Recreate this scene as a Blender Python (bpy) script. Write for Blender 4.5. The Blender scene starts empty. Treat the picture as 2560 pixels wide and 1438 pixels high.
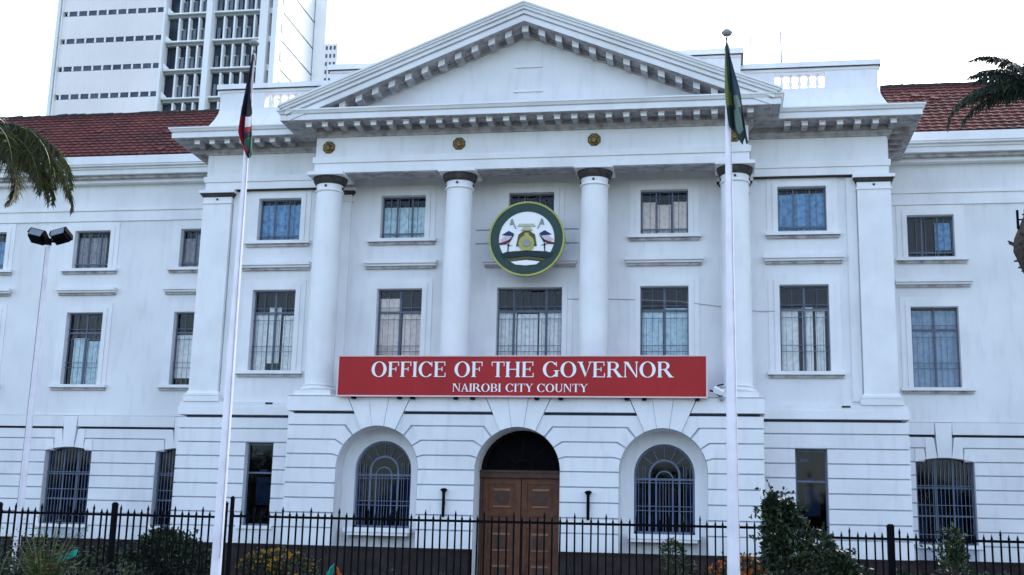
import bpy, math, random
from mathutils import Vector, Matrix
random.seed(7)
R = math.radians
scene = bpy.context.scene
col = scene.collection

# ------------------------------------------------------------------ camera
YAW, PITCH, ROLL, FPX = 0.169646, 0.207567, 0.025275, 3041.79
F = Vector((-math.sin(YAW)*math.cos(PITCH), math.cos(YAW)*math.cos(PITCH), math.sin(PITCH)))
Rt = Vector((math.cos(YAW), math.sin(YAW), 0)); Up = Rt.cross(F)
c_, s_ = math.cos(ROLL), math.sin(ROLL)
Rr = c_*Rt + s_*Up; Ur = -s_*Rt + c_*Up
cam = bpy.data.cameras.new('camera'); cam.sensor_width = 36; cam.lens = FPX*36/2560
cam.clip_start = 0.1; cam.clip_end = 3000
camo = bpy.data.objects.new('camera', cam); col.objects.link(camo)
M = Matrix((Rr, Ur, -F)).transposed().to_4x4(); M.translation = Vector((5.7066, -36.5835, 1.6))
camo.matrix_world = M; scene.camera = camo

# ------------------------------------------------------------------ light
SUN_EL, SUN_AZ = R(38), R(22)          # azimuth measured from +Y towards +X: the sun stands behind the building
EXPOSURE = 2.03
w = bpy.data.worlds.new('World'); scene.world = w; w.use_nodes = True
nt = w.node_tree; nt.nodes.clear()
sky = nt.nodes.new('ShaderNodeTexSky'); sky.sky_type = 'NISHITA'; sky.sun_disc = False
sky.sun_elevation = SUN_EL; sky.sun_rotation = SUN_AZ; sky.air_density = 1.0; sky.dust_density = 2.0; sky.ozone_density = 2.3
tc = nt.nodes.new('ShaderNodeTexCoord'); no = nt.nodes.new('ShaderNodeTexNoise'); no.inputs['Scale'].default_value = 2.6
no.inputs['Detail'].default_value = 6; no.inputs['Roughness'].default_value = 0.55
mp = nt.nodes.new('ShaderNodeMapping'); mp.inputs['Scale'].default_value = (1, 1, 2.5)
rp = nt.nodes.new('ShaderNodeMapRange'); rp.inputs['From Min'].default_value = 0.35; rp.inputs['From Max'].default_value = 0.7
rp.inputs['To Min'].default_value = 0.0; rp.inputs['To Max'].default_value = 0.22
mx = nt.nodes.new('ShaderNodeMix'); mx.data_type = 'RGBA'; mx.inputs['B'].default_value = (9.5, 9.8, 10.4, 1)
bg = nt.nodes.new('ShaderNodeBackground'); bg.inputs['Strength'].default_value = 0.12
ou = nt.nodes.new('ShaderNodeOutputWorld')
nt.links.new(tc.outputs['Generated'], mp.inputs['Vector']); nt.links.new(mp.outputs[0], no.inputs['Vector'])
nt.links.new(no.outputs['Fac'], rp.inputs['Value']); nt.links.new(rp.outputs[0], mx.inputs['Factor'])
nt.links.new(sky.outputs[0], mx.inputs['A']); nt.links.new(mx.outputs['Result'], bg.inputs['Color']); nt.links.new(bg.outputs[0], ou.inputs['Surface'])
sl = bpy.data.lights.new('sun', 'SUN'); sl.energy = 1.0; sl.angle = R(10); sl.color = (1, .95, .88)
so = bpy.data.objects.new('sun', sl); col.objects.link(so)
sd = Vector((math.sin(SUN_AZ)*math.cos(SUN_EL), math.cos(SUN_AZ)*math.cos(SUN_EL), math.sin(SUN_EL)))
so.rotation_euler = sd.to_track_quat('Z', 'Y').to_euler()
vs = scene.view_settings; vs.view_transform = 'Standard'; vs.look = 'None'; vs.exposure = EXPOSURE; vs.gamma = 1; vs.use_curve_mapping = False

# ------------------------------------------------------------------ materials
def mat(name, c, rough=.6, var=.12, scale=3, bump=.0, bscale=40, metal=0, c2=None, streak=0, spec=.3, stain=None):
    m = bpy.data.materials.new(name); m.use_nodes = True; n = m.node_tree.nodes; l = m.node_tree.links
    b = n['Principled BSDF']; b.inputs['Roughness'].default_value = rough; b.inputs['Metallic'].default_value = metal
    b.inputs['Specular IOR Level'].default_value = spec
    t = n.new('ShaderNodeTexCoord'); geo = n.new('ShaderNodeNewGeometry')
    nz = n.new('ShaderNodeTexNoise'); nz.inputs['Scale'].default_value = scale; nz.inputs['Detail'].default_value = 5
    l.new(geo.outputs['Position'], nz.inputs['Vector'])
    mixn = n.new('ShaderNodeMix'); mixn.data_type = 'RGBA'
    d = c2 if c2 else tuple(x*(1-var*2) for x in c)
    mixn.inputs['A'].default_value = (*c, 1); mixn.inputs['B'].default_value = (*d, 1)
    mr = n.new('ShaderNodeMapRange'); mr.inputs['From Min'].default_value = .42; mr.inputs['From Max'].default_value = .68
    l.new(nz.outputs['Fac'], mr.inputs['Value']); l.new(mr.outputs[0], mixn.inputs['Factor'])
    out = mixn.outputs['Result']
    if streak:
        mpp = n.new('ShaderNodeMapping'); mpp.inputs['Scale'].default_value = (2.6, 2.6, .5)
        l.new(geo.outputs['Position'], mpp.inputs['Vector'])
        nz2 = n.new('ShaderNodeTexNoise'); nz2.inputs['Scale'].default_value = 1.6; nz2.inputs['Detail'].default_value = 6
        l.new(mpp.outputs[0], nz2.inputs['Vector'])
        mr2 = n.new('ShaderNodeMapRange'); mr2.inputs['From Min'].default_value = .52; mr2.inputs['From Max'].default_value = .75
        mr2.inputs['To Max'].default_value = streak
        l.new(nz2.outputs['Fac'], mr2.inputs['Value'])
        m2 = n.new('ShaderNodeMix'); m2.data_type = 'RGBA'; m2.inputs['B'].default_value = (*(stain or tuple(x*.45 for x in c)), 1)
        l.new(out, m2.inputs['A']); l.new(mr2.outputs[0], m2.inputs['Factor']); out = m2.outputs['Result']
    l.new(out, b.inputs['Base Color'])
    if bump:
        bn = n.new('ShaderNodeBump'); bn.inputs['Strength'].default_value = bump; bn.inputs['Distance'].default_value = .02
        n3 = n.new('ShaderNodeTexNoise'); n3.inputs['Scale'].default_value = bscale; n3.inputs['Detail'].default_value = 4
        l.new(geo.outputs['Position'], n3.inputs['Vector'])
        l.new(n3.outputs['Fac'], bn.inputs['Height']); l.new(bn.outputs[0], b.inputs['Normal'])
    return m
W = mat('white_paint', (.775, .775, .785), .7, .06, .45, .25, 30, streak=.2, spec=.2)
WB = mat('white_paint_trim', (.80, .80, .81), .65, .05, .9, .2, 30, streak=.11, spec=.2)
SOF = mat('weathered_soffit_and_shade', (.46, .44, .445), .85, .15, 4, .3, 30, c2=(.26, .24, .245), spec=.1)  # soiled soffit tone, also painted shade on modillions, sills and hoods
GRIME_SHADE = mat('blackened_and_shade_tone', (.055, .047, .045), .9, .2, 6, .3, 30, c2=(.085, .08, .08), spec=.05)  # dirty echinus tone, reused as painted shade under copings and bay architraves
JOINT = mat('joint_mortar', (.50, .53, .60), .8, .1, 3, spec=.1)
STRING = mat('shaded_drip_joint', (.11, .13, .18), .8, .1, 3, spec=.1)  # dark joint colour with the drip shadow painted in
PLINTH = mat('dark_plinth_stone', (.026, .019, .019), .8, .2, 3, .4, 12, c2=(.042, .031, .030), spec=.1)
TILE = mat('clay_tile', (.105, .030, .027), .85, .2, .7, .4, 25, c2=(.072, .024, .023), streak=.3, stain=(.03, .02, .02), spec=.1)
TILEB = mat('clay_tile_weathered', (.088, .028, .026), .85, .2, .7, .4, 25, c2=(.055, .022, .022), spec=.1)
TILEC = mat('clay_tile_bright', (.125, .036, .031), .85, .2, .7, .4, 25, c2=(.085, .027, .025), spec=.1)
STEEL = mat('window_steel', (.12, .15, .21), .5, .1, 5)
STEELL = mat('window_steel_pale', (.13, .165, .25), .5, .1, 5)
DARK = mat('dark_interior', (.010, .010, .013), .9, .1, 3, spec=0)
WOOD = mat('varnished_door_wood', (.12, .042, .016), .5, .2, 4, .3, 30, c2=(.075, .024, .010), streak=.4)
WOODD = mat('dark_door_wood', (.075, .033, .02), .5, .2, 4, .3, 30)
BRASS = mat('old_brass', (.22, .15, .05), .45, .2, 14, .5, 30, metal=.5, c2=(.05, .045, .03))
IRON = mat('black_iron', (.0025, .003, .0055), .7, .1, 8, spec=.08)
POLE = mat('pole_white_paint', (.80, .77, .84), .35, .06, 3, streak=.15)
REDS = mat('sign_red', (.38, .010, .013), .5, .06, 1.2, streak=.2)
WHT = mat('sign_white', (.85, .85, .85), .5, .02, 3)
SIGNB = mat('sign_border', (.75, .55, .56), .5, .03, 3)
GRN = mat('emblem_green', (.022, .055, .045), .5, .1, 5)
YEL = mat('emblem_yellow', (.40, .40, .11), .5, .1, 5)
OLV = mat('emblem_olive', (.10, .085, .02), .5, .1, 9)
BLU = mat('emblem_blue', (.01, .03, .11), .5, .1, 5)
RED = mat('emblem_crimson', (.16, .01, .03), .5, .1, 5)
PINK = mat('emblem_pale_rose', (.6, .5, .55), .5, .05, 5)
BLK = mat('emblem_black', (.008, .01, .014), .5, .1, 5)
NAVY = mat('emblem_green_black', (.006, .022, .024), .5, .1, 5)
TOW = mat('tower_render', (.88, .83, .82), .8, .06, .08, streak=.12, spec=.1)
TOWW = mat('tower_white', (.86, .86, .86), .8, .04, .1, spec=.1)
TOWD = mat('tower_dark_glass', (.025, .03, .045), .4, .3, .35, c2=(.07, .09, .12), spec=.15)
TOWS = mat('tower_strip_glass', (.055, .07, .10), .4, .3, .5, c2=(.12, .14, .18), spec=.15)
GREY = mat('grey_metal', (.28, .29, .31), .5, .1, 6)
LENS = mat('floodlight_lens', (.18, .22, .24), .2, .1, 6)
TEAL = mat('teal_cloth', (.02, .30, .22), .8, .1, 6)
ORNG = mat('orange_cloth', (.42, .08, .012), .8, .1, 6)
BARK = mat('palm_bark', (.075, .055, .045), .9, .3, 10, .6, 30, c2=(.02, .016, .015))
STEM = mat('plant_stem', (.05, .04, .025), .9, .2, 10)
def leafmat(name, a, b):
    m = mat(name, a, .55, .2, 9, c2=b, spec=.35); return m
L_DK = leafmat('leaf_dark', (.010, .020, .012), (.028, .045, .020))
L_MD = leafmat('leaf_mid', (.03, .055, .02), (.055, .08, .03))
L_OL = leafmat('leaf_olive', (.045, .055, .018), (.10, .10, .035))
L_YG = leafmat('leaf_yellow_green', (.13, .13, .02), (.07, .08, .02))
L_PALM = leafmat('palm_leaf', (.032, .040, .018), (.065, .065, .028))
L_PAL2 = leafmat('palm_leaf_blue', (.012, .022, .020), (.03, .045, .035))
FLW_Y = leafmat('flower_yellow', (.55, .30, .03), (.35, .17, .02))
FLW_O = leafmat('flower_orange', (.60, .17, .03), (.40, .11, .02))
GRASS = mat('lawn_grass', (.035, .06, .02), .9, .3, 1.5, .5, 60, c2=(.06, .08, .03))
PAVE = mat('forecourt_paving', (.27, .26, .25), .8, .15, 2, .3, 30)
ROAD = mat('asphalt', (.05, .05, .052), .9, .2, 3, .4, 60)

def glassmat(name, refl=.16, tint=(1, 1, 1), ior=1.33):
    m = bpy.data.materials.new(name); m.use_nodes = True; n = m.node_tree.nodes; l = m.node_tree.links
    n.remove(n['Principled BSDF'])
    tr = n.new('ShaderNodeBsdfTransparent'); tr.inputs[0].default_value = (*tint, 1)
    gl = n.new('ShaderNodeBsdfGlossy'); gl.inputs['Roughness'].default_value = .04
    geo = n.new('ShaderNodeNewGeometry'); nz = n.new('ShaderNodeTexNoise'); nz.inputs['Scale'].default_value = 2.2
    bn = n.new('ShaderNodeBump'); bn.inputs['Strength'].default_value = .06; bn.inputs['Distance'].default_value = .03
    l.new(geo.outputs['Position'], nz.inputs['Vector']); l.new(nz.outputs['Fac'], bn.inputs['Height']); 
    fr = n.new('ShaderNodeFresnel'); fr.inputs[0].default_value = ior
    ad = n.new('ShaderNodeMath'); ad.operation = 'ADD'; ad.inputs[1].default_value = refl
    mxs = n.new('ShaderNodeMixShader'); l.new(fr.outputs[0], ad.inputs[0]); l.new(ad.outputs[0], mxs.inputs[0])
    l.new(tr.outputs[0], mxs.inputs[1]); l.new(gl.outputs[0], mxs.inputs[2]); l.new(mxs.outputs[0], n['Material Output'].inputs[0])
    return m
GLASS = glassmat('window_glass', .0, ior=1.27)
GLASSB = glassmat('window_glass_blue_tint', .2, (.45, .7, .95))
GLASSD = glassmat('window_glass_tinted', .0, (.38, .46, .58), 1.3)
def clothmat(name, c, c2):
    return mat(name, c, .85, .1, 7, c2=c2, streak=.0, spec=.1)
CUR_W = clothmat('curtain_white', (.85, .87, .87), (.62, .67, .68))
CUR_G = clothmat('curtain_grey', (.34, .33, .36), (.2, .2, .23))
CUR_B = clothmat('curtain_blue', (.20, .40, .62), (.08, .22, .42))
CUR_P = clothmat('curtain_beige', (.80, .70, .64), (.62, .56, .53))
CUR_T = clothmat('curtain_teal', (.60, .76, .82), (.36, .52, .62))
CUR_F = clothmat('frosted_blue', (.30, .42, .56), (.22, .32, .45))

# ------------------------------------------------------------------ mesh helpers
class MB:
    def __init__(s): s.v = []; s.f = []; s.m = []; s.k = 0
    def add(s, vs, fs, k=None):
        o = len(s.v); s.v += [tuple(p) for p in vs]; s.f += [tuple(i+o for i in f) for f in fs]
        s.m += [s.k if k is None else k]*len(fs); return s
    def tier(s, x0, x1, y0, y1, z0, z1, o0=0, o1=0, oy=None, back=False, k=None):
        "box whose footprint is widened by o0 at the bottom and o1 at the top on the front and both sides"
        b0 = o0 if back else 0; b1 = o1 if back else 0
        vs = [(x0-o0, y0-o0, z0), (x1+o0, y0-o0, z0), (x1+o0, y1+b0, z0), (x0-o0, y1+b0, z0),
              (x0-o1, y0-o1, z1), (x1+o1, y0-o1, z1), (x1+o1, y1+b1, z1), (x0-o1, y1+b1, z1)]
        return s.add(vs, [(0, 3, 2, 1), (4, 5, 6, 7), (0, 1, 5, 4), (1, 2, 6, 5), (2, 3, 7, 6), (3, 0, 4, 7)], k)
    def box(s, x0, x1, y0, y1, z0, z1, k=None): return s.tier(min(x0, x1), max(x0, x1), y0, y1, z0, z1, k=k)
    def prism(s, pts, y0, y1, k=None):
        "polygon in the XZ plane, counter-clockwise seen from the front (-Y), extruded y0..y1"
        n = len(pts); a = sum(pts[i][0]*pts[(i+1) % n][1]-pts[(i+1) % n][0]*pts[i][1] for i in range(n))
        if a < 0: pts = pts[::-1]
        vs = [(x, y0, z) for x, z in pts]+[(x, y1, z) for x, z in pts]
        fs = [tuple(range(n)), tuple(range(2*n-1, n-1, -1))]+[(i, i+n, (i+1) % n+n, (i+1) % n) for i in range(n)]
        return s.add(vs, fs, k)
    def lathe(s, prof, n=24, c=(0, 0, 0), k=None, cap=True):
        vs = []; fs = []; m = len(prof)
        for r, z in prof:
            for i in range(n):
                a = 2*math.pi*i/n; vs.append((c[0]+r*math.cos(a), c[1]+r*math.sin(a), c[2]+z))
        for j in range(m-1):
            for i in range(n): fs.append((j*n+i, j*n+(i+1) % n, (j+1)*n+(i+1) % n, (j+1)*n+i))
        if cap: fs.append(tuple(range(n-1, -1, -1))); fs.append(tuple((m-1)*n+i for i in range(n)))
        return s.add(vs, fs, k)
    def tube(s, pts, rad, n=8, k=None):
        pts = [Vector(p) for p in pts]; vs = []; fs = []; m = len(pts)
        rad = rad if isinstance(rad, (list, tuple)) else [rad]*m
        for j, p in enumerate(pts):
            d = (pts[min(j+1, m-1)]-pts[max(j-1, 0)]).normalized()
            a = d.orthogonal().normalized() if j == 0 else (a-d*a.dot(d)).normalized()
            b = d.cross(a)
            for i in range(n):
                t = 2*math.pi*i/n; vs.append(p+rad[j]*(a*math.cos(t)+b*math.sin(t)))
        for j in range(m-1):
            for i in range(n): fs.append((j*n+i, j*n+(i+1) % n, (j+1)*n+(i+1) % n, (j+1)*n+i))
        fs.append(tuple(range(n-1, -1, -1))); fs.append(tuple((m-1)*n+i for i in range(n)))
        return s.add(vs, fs, k)
    def mesh(s, name, mats):
        me = bpy.data.meshes.new(name); me.from_pydata(s.v, [], s.f)
        for m in (mats if isinstance(mats, (list, tuple)) else [mats]): me.materials.append(m)
        me.polygons.foreach_set('material_index', s.m); me.update(); return me
    def build(s, name, mats, parent=None, loc=None, smooth=False):
        me = s.mesh(name, mats)
        if smooth:
            me.polygons.foreach_set('use_smooth', [True]*len(me.polygons))
            try: me.set_sharp_from_angle(angle=R(40))
            except Exception: pass
        return put(name, me, parent, loc)
def put(name, me, parent=None, loc=None):
    o = bpy.data.objects.new(name, me); col.objects.link(o)
    if parent: o.parent = parent
    if loc is not None: o.location = loc
    return o
def thing(name, label, cat, loc=(0, 0, 0), group=None):
    o = bpy.data.objects.new(name, None); col.objects.link(o); o.location = loc; o.empty_display_size = .3
    return tag(o, label, cat, group)
def tag(o, label, cat, group=None):
    o['label'] = label; o['category'] = cat
    if group: o['group'] = group
    return o
def struct(o, kind='structure'): o['kind'] = kind; return o

# ------------------------------------------------------------------ ground
def sheet(name, x0, x1, y0, y1, z, m):
    b = MB(); b.add([(x0, y0, z), (x1, y0, z), (x1, y1, z), (x0, y1, z)], [(0, 1, 2, 3)]); return struct(b.build(name, m))
sheet('ground', -900, 900, -900, 900, 0, GRASS)
sheet('forecourt', -24, 24, -11, 3.2, .004, PAVE)
sheet('road', -300, 300, -52, -38.5, .004, ROAD)
b = MB(); b.box(-300, 300, -38.5, -38.3, 0, .13); b.build('kerb', PAVE)['kind'] = 'structure'
sheet('pavement', -300, 300, -38.29, -24, .008, PAVE)

# ------------------------------------------------------------------ the city hall
hall = thing('city_hall', 'white classical city hall with a columned portico, pediment and red tiled wings', 'building')
ARX = (-4.185, 0.0, 4.185); AR = 1.25; SPR = 3.67; G = .042
JZ = [1.42, 1.93, 2.36, 2.79, 3.225, 3.66, 4.075, 4.505, 4.93, 5.355]
R2 = {4.075: 1.45, 4.505: 1.55, 4.93: 1.62, 5.355: 1.853}
TH = {1: 0}
def thetaof(z):
    if z <= SPR+.01: return None
    if z > 5.15: return math.atan2(5.355-SPR, .77), (z-SPR)/math.sin(math.atan2(5.355-SPR, .77))
    k = min(R2, key=lambda q: abs(q-z)); return math.asin(min(1, (z-SPR)/R2[k])), R2[k]
def side_pts(cx, s, z0, z1, r=AR):
    "boundary of a course against an arch, from bottom to top"
    out = []; a = thetaof(z0); bb = thetaof(z1)
    if a: out.append((cx+s*a[1]*math.cos(a[0]), z0)); t0 = a[0]
    else: out.append((cx+s*r, z0)); t0 = 0
    if bb:
        for i in range(7):
            t = t0+(bb[0]-t0)*i/6
            p = (cx+s*r*math.cos(t), SPR+r*math.sin(t))
            if p[1] > z0-1e-6 or a: out.append(p)
        out.append((cx+s*bb[1]*math.cos(bb[0]), z1))
    else: out.append((cx+s*r, z1))
    return out
def courses_front(yf, yb, gap, emit):
    for i in range(len(JZ)-1):
        z0 = JZ[i]+(gap/2 if i else 0); z1 = JZ[i+1]-(gap/2 if i < len(JZ)-2 else (.085 if gap else .085))
        edges = [[(-6.99, z0), (-6.99, z1)]]
        for cx in ARX: edges += [side_pts(cx, -1, z0, z1), side_pts(cx, 1, z0, z1)]
        edges.append([(6.99, z0), (6.99, z1)])
        for q in range(4): emit(edges[2*q]+edges[2*q+1][::-1], yf, yb)
def emit_course(p, a, b_): MB().prism(p, a, b_).build('stone_course', W, hall)
courses_front(-1.65, -1.592, G, emit_course)
bk = MB(); courses_front(-1.59, -1.30, 0, lambda p, a, b_: bk.prism(p, a, b_))
for s in (-1, 1): bk.box(s*6.98, s*6.5, -1.589, 0, 1.42, 5.27)
bk.build('backing_wall', JOINT, hall)
# sides of the projecting base: courses turned round the corner
for s in (-1, 1):
    for i in range(len(JZ)-1):
        z1 = JZ[i+1]-(G/2 if i < len(JZ)-2 else .085)
        MB().box(s*6.981, s*7.0, -1.591, -.26, JZ[i]+(G/2 if i else 0), z1).build('stone_course', W, hall)
# recess of the drip joint with its shade coloured in, the band above it and the fans of voussoirs
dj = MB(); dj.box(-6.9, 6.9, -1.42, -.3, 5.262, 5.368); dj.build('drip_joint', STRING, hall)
tk = math.atan2(5.355-SPR, .77); zt = 5.79
kx = lambda t, z: (z-SPR)/math.tan(t)
xs = [-6.99]
for cx in ARX: xs += [cx-1, cx+1]
for q in range(4):
    cl = ARX[q-1] if q else None; cr = ARX[q] if q < 3 else None
    pts = []
    e = .015
    if cl is None: pts += [(-7.03, zt), (-7.03, 5.36)]
    else: pts += [(cl+kx(tk, zt)+e, zt), (cl+kx(tk, 5.36)+e, 5.36)]
    if cr is None: pts += [(7.03, 5.36), (7.03, zt)]
    else: pts += [(cr-kx(tk, 5.36)-e, 5.36), (cr-kx(tk, zt)-e, zt)]
    MB().prism(pts, -1.70, -.25).build('string_course', WB, hall)
for cx in ARX:
    MB().prism([(cx+kx(tk, 4.98)-.03, 4.98), (cx+kx(tk, zt)-.03, zt), (cx-kx(tk, zt)+.03, zt), (cx-kx(tk, 4.98)+.03, 4.98)], -1.697, -1.45).build('backing_wall', JOINT, hall)
    ts = [tk+(math.pi-2*tk)*i/3 for i in range(4)]
    for i in range(3):
        a0, a1 = ts[i]+.004, ts[i+1]-.004
        pts = [(cx+AR*math.cos(a0+(a1-a0)*j/5), SPR+AR*math.sin(a0+(a1-a0)*j/5)) for j in range(6)]
        pts += [(cx+kx(a1, zt+.012), zt+.012), (cx+kx(a0, zt+.012), zt+.012)]
        MB().prism(pts, -1.725 if i == 1 else -1.71, -.9).build('voussoir', WB, hall)
b = MB(); b.box(-7.05, 7.05, -1.72, .05, 5.803, 5.83); b.build('balcony_floor', W, hall)
# arch niches
def niche(cx, yw, r_in, sill, with_ring=True):
    b = MB(); n = 18
    A_ = AR-.006
    outer = [(cx-A_, .6)]+[(cx-A_*math.cos(math.pi*i/n), SPR+A_*math.sin(math.pi*i/n)) for i in range(n+1)]+[(cx+A_, .6)]
    for i in range(len(outer)-1):      # soffit and jambs of the outer arch
        (x0, z0), (x1, z1) = outer[i], outer[i+1]
        b.add([(x0, -1.64, z0), (x1, -1.64, z1), (x1, yw, z1), (x0, yw, z0)], [(0, 1, 2, 3)])
    if with_ring:
        zi = SPR+.0
        inner = [(cx-r_in, sill)]+[(cx-r_in*math.cos(math.pi*i/n), zi+r_in*math.sin(math.pi*i/n)) for i in range(n+1)]+[(cx+r_in, sill)]
        outer[0] = (cx-A_, sill); outer[-1] = (cx+A_, sill)
        for i in range(len(outer)-1):
            a, c, d, e = outer[i], outer[i+1], inner[i+1], inner[i]
            b.add([(a[0], yw, a[1]), (c[0], yw, c[1]), (d[0], yw, d[1]), (e[0], yw, e[1])], [(0, 3, 2, 1)])
            b.add([(e[0], yw, e[1]), (d[0], yw, d[1]), (d[0], yw+.22, d[1]), (e[0], yw+.22, e[1])], [(0, 1, 2, 3)])
        b.add([(cx-AR, yw, .6), (cx+AR, yw, .6), (cx+AR, yw, sill), (cx-AR, yw, sill)], [(0, 1, 2, 3)])
    b.build('arch_recess', W, hall)
def arcbar(b, cx, zc, r, wd, y0, y1, a0=0, a1=math.pi, n=16, k=None):
    for i in range(n):
        t0 = a0+(a1-a0)*i/n; t1 = a0+(a1-a0)*(i+1)/n
        b.prism([(cx+(r-wd)*math.cos(t0), zc+(r-wd)*math.sin(t0)), (cx+r*math.cos(t0), zc+r*math.sin(t0)),
                 (cx+r*math.cos(t1), zc+r*math.sin(t1)), (cx+(r-wd)*math.cos(t1), zc+(r-wd)*math.sin(t1))], y0, y1, k)
for cx in (ARX[0], ARX[2]):
    niche(cx, -.9, .87, 1.97)
    b = MB(); r = .865; z0 = 1.975; y = -.74
    arcbar(b, cx, SPR, r, .055, y, y+.06)
    for s in (-1, 1): b.box(cx+s*(r-.055), cx+s*r, y, y+.06, z0, SPR)
    b.box(cx-r, cx+r, y, y+.058, z0, z0+.07)
    for s in (-1, 1): b.box(cx+s*.40, cx+s*.46, y-.002, y+.052, z0+.07, SPR-.02)
    arcbar(b, cx, SPR-.02, .46, .06, y-.002, y+.052)
    b.box(cx-r+.05, cx+r-.05, y-.004, y+.048, 3.50, 3.56)
    wn = b.build('arched_window', STEELL, hall)
    b = MB()
    for s in (-1, 1): b.box(cx+s*.22, cx+s*.26, y-.02, y+.01, z0+.07, SPR-.15)
    arcbar(b, cx, SPR-.15, .26, .035, y-.02, y+.01)
    for xx in (-.74, -.62, -.55, -.13, -.04, .04, .13, .55, .62, .74): b.box(cx+xx-.007, cx+xx+.007, y-.035, y-.021, z0+.07, 3.9 if abs(xx) > .5 else 3.55)
    for zz in (2.62, 2.75, 3.42): b.box(cx-r+.05, cx+r-.05, y-.05, y-.036, zz, zz+.018)
    for t in (40, 65, 90, 115, 140):
        t = R(t); d = .012
        b.tube([(cx+.47*math.cos(t), y-.01, SPR+.47*math.sin(t)), (cx+.83*math.cos(t), y-.01, SPR+.83*math.sin(t))], .014, 5)
    b.build('glazing_bar', STEELL, wn)
    b = MB(); pts = [(cx-.8, z0)]+[(cx-.84*math.cos(math.pi*i/14), SPR+.84*math.sin(math.pi*i/14)) for i in range(15)]+[(cx+.84, z0)]
    b.prism(pts, y+.02, y+.026); b.build('pane', GLASSD, wn)
    b = MB(); b.box(cx-1.24, cx+1.24, y+.35, y+.36, 1.5, 4.9)
    for i in range(4):
        x0 = cx-.85+i*.48; b.box(x0, x0+.22, y+.18, y+.20, 1.9, 3.3+.2*(i % 2), 1)
    b.build('interior', [DARK, CUR_G], wn)
    b = MB(); b.tier(cx-1.0, cx+1.0, -1.42, -.9, 1.83, 1.965, .0, .0); b.tier(cx-.95, cx+.95, -1.38, -.9, 1.74, 1.828); b.build('sill', WB, wn)
niche(0, -.66, 0, 0, False)
# door
dr = MB(); dr.box(-1.25, -1.15, -.80, -.62, .3, 3.50); dr.box(1.15, 1.25, -.80, -.62, .3, 3.50)
dr.box(-1.25, 1.25, -.84, -.60, 3.503, 3.66); dr.box(-1.25, 1.25, -.88, -.60, 3.663, 3.72)
door = dr.build('door', WOODD, hall)
for s in (-1, 1):
    b = MB(); x0, x1 = (-1.145, -.012) if s < 0 else (.012, 1.145)
    b.box(x0, x1, -.70, -.64, .32, 3.495)
    b.box(x0, x0+.16, -.735, -.70, .32, 3.495); b.box(x1-.16, x1, -.735, -.70, .32, 3.495)
    for z in (.32, 1.12, 2.05, 2.38, 3.33): b.box(x0+.161, x1-.161, -.733, -.70, z, z+.165)
    lf = b.build('door_leaf', WOOD, door)
    xm = (x0+x1)/2
    for (za, zb) in ((.52, 1.08), (1.32, 2.0), (2.58, 3.28)):
        b = MB(); b.tier(x0+.2, x1-.2, -.705, -.70, za, zb); b.box(x0+.24, x1-.24, -.722, -.705, za+.04, zb-.04)
        b.build('door_panel', WOOD, door)
        b = MB()
        n = 20; zc = (za+zb)/2
        b.prism([(xm+.2*math.cos(2*math.pi*i/n), zc+.2*math.sin(2*math.pi*i/n)) for i in range(n)], -.745, -.7221)
        b.prism([(xm+.12*math.cos(2*math.pi*i/n), zc+.12*math.sin(2*math.pi*i/n)) for i in range(n)], -.765, -.7452)
        b.build('carved_roundel', WOODD, door)
        wm = bpy.data.materials.get('worn_moulding') or mat('worn_moulding', (.27, .13, .075), .6)
        MB().box(xm-.25, xm+.25, -.75, -.7221, zb-.15, zb-.09).build('moulding', wm, door); MB().box(xm-.25, xm+.25, -.75, -.7221, za+.07, za+.11).build('moulding', wm, door)
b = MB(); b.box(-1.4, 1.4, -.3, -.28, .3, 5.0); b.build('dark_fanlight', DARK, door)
b = MB(); arcbar(b, 0, SPR+.06, 1.25, .16, -.66, -.60, .03, math.pi-.03)
for t in (45, 90, 135): b.tube([(0.3*math.cos(R(t)), -.6, 3.75+.3*math.sin(R(t))), (1.1*math.cos(R(t)), -.6, 3.73+1.1*math.sin(R(t)))], .022, 5)
arcbar(b, 0, 3.73, .33, .04, -.62, -.58)
b.tube([(-1.1, -.61, 3.74), (1.1, -.61, 3.74)], .03, 5); b.build('fanlight_frame', mat('fanlight_black_wood', (.012, .008, .007), .8, spec=.05), door)
# steps and plinth
b = MB()
for i in range(3): b.box(-2.2, 2.2, -2.9+.35*i, -1.72, .02+.1*i, .12+.1*i-.002)
b.build('step', PAVE, hall)
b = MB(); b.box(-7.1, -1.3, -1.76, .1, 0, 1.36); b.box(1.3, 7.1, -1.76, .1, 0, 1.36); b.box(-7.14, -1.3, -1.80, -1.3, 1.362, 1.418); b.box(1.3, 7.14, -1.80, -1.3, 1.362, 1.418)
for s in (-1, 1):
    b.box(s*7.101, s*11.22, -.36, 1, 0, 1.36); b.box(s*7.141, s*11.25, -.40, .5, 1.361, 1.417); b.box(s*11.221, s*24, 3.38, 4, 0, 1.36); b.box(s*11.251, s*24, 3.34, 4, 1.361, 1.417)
b.build('plinth', PLINTH, hall)
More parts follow.
